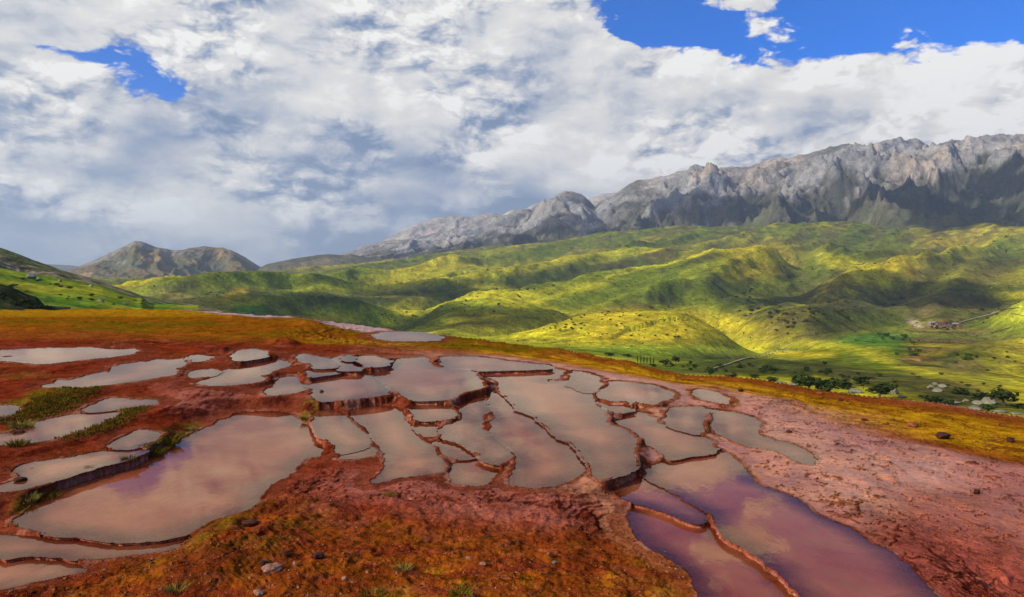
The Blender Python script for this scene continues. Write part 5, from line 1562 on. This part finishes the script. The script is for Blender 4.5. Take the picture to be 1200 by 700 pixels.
# ------------------------------------------------------------------ small things on the terraces
def blades(seed, n, spread, hgt, wid, lean=.5):
    r = random.Random(seed)
    vs_, fs_ = [], []
    for _ in range(n):
        a, q = r.uniform(0, 6.283), math.sqrt(r.random()) * spread
        x, y = q * math.cos(a), q * math.sin(a)
        h = hgt * r.uniform(.5, 1.1); b = r.uniform(0, 6.283)
        l = lean * h * r.uniform(.2, 1) ; ox, oy = math.cos(a) * l, math.sin(a) * l
        dx, dy = math.cos(b) * wid, math.sin(b) * wid
        i = len(vs_)
        vs_ += [(x - dx, y - dy, -.03), (x + dx, y + dy, -.03), (x + ox * .4 + dx * .7, y + oy * .4 + dy * .7, h * .6), (x + ox * .4 - dx * .7, y + oy * .4 - dy * .7, h * .6), (x + ox, y + oy, h)]
        fs_ += [(i, i + 1, i + 2, i + 3), (i + 3, i + 2, i + 4)]
    return vs_, fs_
TUFTS = []
for s in range(4):
    v, f = blades(60 + s, 170, .45, .55, .018, .8)
    me = bpy.data.meshes.new("tuft"); me.from_pydata(v, [], f); me.update(); TUFTS.append(me)
def tuft(px, py, wpx, label, mat, k=0, hk=1.0):
    x, y, z = on_ground(px, py)
    hk *= .7; me = TUFTS[k % 4].copy(); me.materials.append(mat)
    o = mesh_obj("grass_tuft", me)
    s = wpx * math.hypot(x, y) / F
    o.location = (x, y, z - .01); o.scale = (s, s, s * hk)
    tag(o, label, "grass tuft", "grass tufts on the terraces")
for k, (px, py, w, lab, mat, hk) in enumerate([
    (472, 668, 22, "pale green tuft on the orange slope near the bottom centre", M_straw, .8),
    (540, 697, 30, "dark green tuft cut by the bottom edge of the view", M_blade, .7),
    (440, 698, 34, "yellow green mossy tuft at the bottom edge left of the dark one", M_moss, .4),
    (458, 581, 16, "small round dark tuft on the pink slope below the lilac pools", M_blade, .6),
    (208, 692, 26, "yellow green tuft at the foot of the grooved hump", M_straw, .7),
    (33, 586, 20, "pale green tuft at the lower left end of the long dark wall", M_straw, .8),
    (54, 574, 22, "bright green tuft hanging on the long dark wall", M_moss, .8),
    (104, 549, 9, "small pale tuft halfway along the long dark wall", M_straw, .9),
    (152, 539, 16, "dark green tuft near the right end of the long dark wall", M_moss, .7),
    (178, 526, 26, "round mossy tuft topping the right end of the long dark wall", M_moss, .7),
    (198, 519, 26, "mossy tuft leaning over the largest mauve pool", M_moss, .7),
    (20, 523, 22, "mossy tuft on the left edge bank below the slim pink pool", M_moss, .7),
    (360, 492, 14, "green tuft at the right rear corner of the largest mauve pool", M_moss, 1.0),
    (25, 500, 24, "pale grass tuft at the left edge bank", M_straw, .6),
    (222, 504, 12, "yellow grass tuft on the red bank above the largest mauve pool", M_straw, .8),
    (905, 637, 10, "tiny ochre tuft beside the rim of the broad mirror pool", M_straw, .5),
]):
    tuft(px, py, w, lab, mat, k, hk)

# moss and short grass on the banks: nobody could count it
def bank_grass(regions, name, mat, label, seed, dens, h):
    r = random.Random(seed)
    vs_, fs_ = [], []
    for (cx, cy, rx, ry, rot) in regions:
        n = int(rx * ry * dens)
        c, s = math.cos(math.radians(rot)), math.sin(math.radians(rot))
        for _ in range(n):
            a, q = r.uniform(0, 6.283), r.random() ** .6
            dx, dy = q * math.cos(a) * rx, q * math.sin(a) * ry
            px, py = cx + dx * c - dy * s, cy + dx * s + dy * c
            x, y = at_z(px, py, .3)
            x, y = float(x), float(y)
            u, v = project(np.array([x]), np.array([y]), np.array([0.]))
            j = int(np.searchsorted(us, u[0])); i = int(np.searchsorted(vs, v[0]))
            if not (0 < i < len(vs) and 0 < j < len(us)) or INS[i, j] or near[i, j] < .03: continue
            z = float(GZ[i, j])
            sc = .8 + math.hypot(x, y) / 40
            bv, bf = blades(r.randrange(10 ** 6), 5, .09 * sc, h * sc, .009 * sc, .7)
            k = len(vs_)
            vs_ += [(x + p[0], y + p[1], z + p[2]) for p in bv]
            fs_ += [tuple(i_ + k for i_ in f) for f in bf]
    me = bpy.data.meshes.new(name); me.from_pydata(vs_, [], fs_); me.update()
    tag(mesh_obj(name, me, mat), label, "grass", None, "stuff")
bank_grass([(45, 487, 58, 8, -13), (112, 502, 50, 8, -17), (185, 522, 22, 7, -12), (30, 592, 18, 6, -20), (60, 582, 22, 5, -30), (150, 486, 28, 4, -10), (215, 503, 20, 4, -20), (75, 473, 45, 5, -12)], "moss_grass", M_moss, "low mossy grass on the banks between the left pools", 3, 2.2, .045)

G_ST = "stones on the terraces"
for k, (px, py, w, h, mat, lab) in enumerate([
    (319, 669, 24, 11, M_grey, "pale pink split stone on the mossy hump in the left foreground"),
    (309, 662, 12, 6, M_dark, "dark stone just behind the pale split stone"),
    (346, 663, 8, 6, M_grey, "small yellowish stone right of the pale split stone"),
    (404, 680, 9, 6, M_grey, "small grey stone on the orange slope right of the hump"),
    (374, 654, 18, 8, M_dark, "dark red lump on the orange slope right of the hump"),
    (294, 616, 22, 8, M_dark, "dark angular stone lying on top of the mossy hump"),
    (336, 650, 12, 6, M_dark, "dark chip below the crest of the mossy hump"),
    (303, 697, 16, 7, M_grey, "grey stone at the bottom edge under the hump"),
    (376.5, 460.5, 6, 4.5, M_dark, "black stone standing in the greyish lilac pool"),
    (23, 509, 13, 5, M_dark, "dark mossy stone in the slim pink pool at the left edge"),
    (24, 565, 13, 6, M_dark, "brown stone in the long grey pink pool at the left edge"),
    (48, 559, 11, 3, M_rust, "flat rusty crust poking from the long grey pink pool"),
    (37, 551, 5, 2.5, M_dark, "tiny dark stone behind the brown stone in the long pool"),
    (8, 420, 18, 3, M_dark, "dark flat stone at the left shore of the sky-blue pool"),
    (1069, 500, 16, 6, M_rust, "reddish brown mound of crust near the yellow rim on the right"),
    (1105, 514, 18, 8, M_dark, "dark brown crust lump on the mauve flat right of the reddish mound"),
    (1184, 518, 9, 6, M_dark, "small dark lump near the right edge of the mauve flat"),
    (1013, 493, 8, 3, M_dark, "tiny dark stone at the edge of the yellow rim"),
    (924, 507, 8, 4, M_dark, "small dark green stone on the broken rim right of the hooked pool"),
    (1145, 578, 10, 5, M_dark, "black pebble among the winding rims on the right"),
    (868, 459, 8, 4, M_dark, "small dark stone on the yellow rim above the grey green patch"),
    (858, 472, 7, 6, M_rust, "rusty knob at the edge of the yellow rim"),
    (779, 648, 5, 3, M_pale, "white pebble at the shore of the dark violet pool"),
    (650, 660, 7, 4, M_pale, "pale chip on the orange slope in the bottom centre"),
    (566, 662, 10, 4, M_grey, "flat grey chip on the orange slope right of the pale tuft"),
    (549, 655, 7, 4, M_grey, "small grey chip above the flat one"),
    (646, 652, 9, 4, M_dark, "dark chip beside the pale chip in the bottom centre"),
    (985, 470, 6, 4, M_dark, "dark knob in the yellow rim left of the tall pale boulder"),
    (960, 462, 8, 3, M_rust, "rusty knob on the outer rim under the largest tree"),
    (510, 424, 14, 6, M_rust, "rust red knob of crust at the left end of the dark grey strip of water"),
]):
    x, y, z = on_ground(px, py)
    s = math.hypot(x, y) / F
    rock("stone", x, y, z, w * s, h * s, mat, lab, G_ST, k, "stone", .2, .75)


# loose crust chips: nobody could count them
def chips(n, seed):
    r = random.Random(seed)
    vs_, fs_ = [], []
    tries = 0
    while n > 0 and tries < 60000:
        tries += 1
        px, py = r.uniform(-10, 1210), 560 + 140 * r.random() ** .8
        j = int(np.searchsorted(us, px)); i = int(np.searchsorted(vs, py))
        if not (0 < i < len(vs) - 1 and 0 < j < len(us) - 1) or INS[i, j] or near[i, j] < .1: continue
        if rockz[i, j] < .4 and r.random() < .8: continue
        x, y, z = float(GX[i, j]), float(GY[i, j]), float(GZ[i, j])
        x += r.uniform(-.02, .02); y += r.uniform(-.02, .02)
        s = r.uniform(.012, .03) * (1 + 1.6 * r.random() ** 6)
        a = r.uniform(0, 6.28); k = len(vs_)
        for q in range(4):
            b = a + q * 1.571 + r.uniform(-.4, .4); l = s * r.uniform(.6, 1.3)
            vs_.append((x + math.cos(b) * l, y + math.sin(b) * l, z + s * r.uniform(-.2, .15)))
        vs_.append((x + r.uniform(-.3, .3) * s, y + r.uniform(-.3, .3) * s, z + s * r.uniform(.4, .9)))
        fs_ += [(k + q, k + (q + 1) % 4, k + 4) for q in range(4)]
        n -= 1
    me = bpy.data.meshes.new("crust_chips"); me.from_pydata(vs_, [], fs_); me.update()
    return me
for sd, cnt, mt, lb in ((1, 1500, M_rust, "small rusty crust chips littering the red slope"), (2, 160, M_grey, "small pale crust chips littering the red slope"), (3, 900, M_dark, "small dark crust chips littering the red slope")):
    tag(mesh_obj("crust_chips", chips(cnt, sd), mt), lb, "chips", None, "stuff")

# ------------------------------------------------------------------ the air: thin even haze over the whole scene
bm = bmesh.new()
zt = float(RIGHT[4].max()) + 120
x0, x1, y0, y1, z0 = -24000, 30000, -1500, 23000, -2500
v = [bm.verts.new(c) for c in ((x0, y0, z0), (x1, y0, z0), (x1, y1, z0), (x0, y1, z0), (x0, y0, zt), (x1, y0, zt), (x1, y1, zt), (x0, y1, zt))]
for f in ((3, 2, 1, 0), (4, 5, 6, 7), (0, 1, 5, 4), (1, 2, 6, 5), (2, 3, 7, 6), (3, 0, 4, 7)): bm.faces.new([v[i] for i in f])
me = bpy.data.meshes.new("haze"); bm.to_mesh(me); bm.free()
m, N, out = new_mat("thin haze")
pv = N.new('ShaderNodeVolumePrincipled')
pv.inputs['Color'].default_value = (0.70, 0.84, 1.0, 1)
pv.inputs['Density'].default_value = HAZE
pv.inputs['Anisotropy'].default_value = 0.2
N.l.new(pv.outputs[0], out.inputs['Volume'])
tag(mesh_obj("haze", me, m), "thin pale haze filling the air over the valley", "haze", None, "stuff")
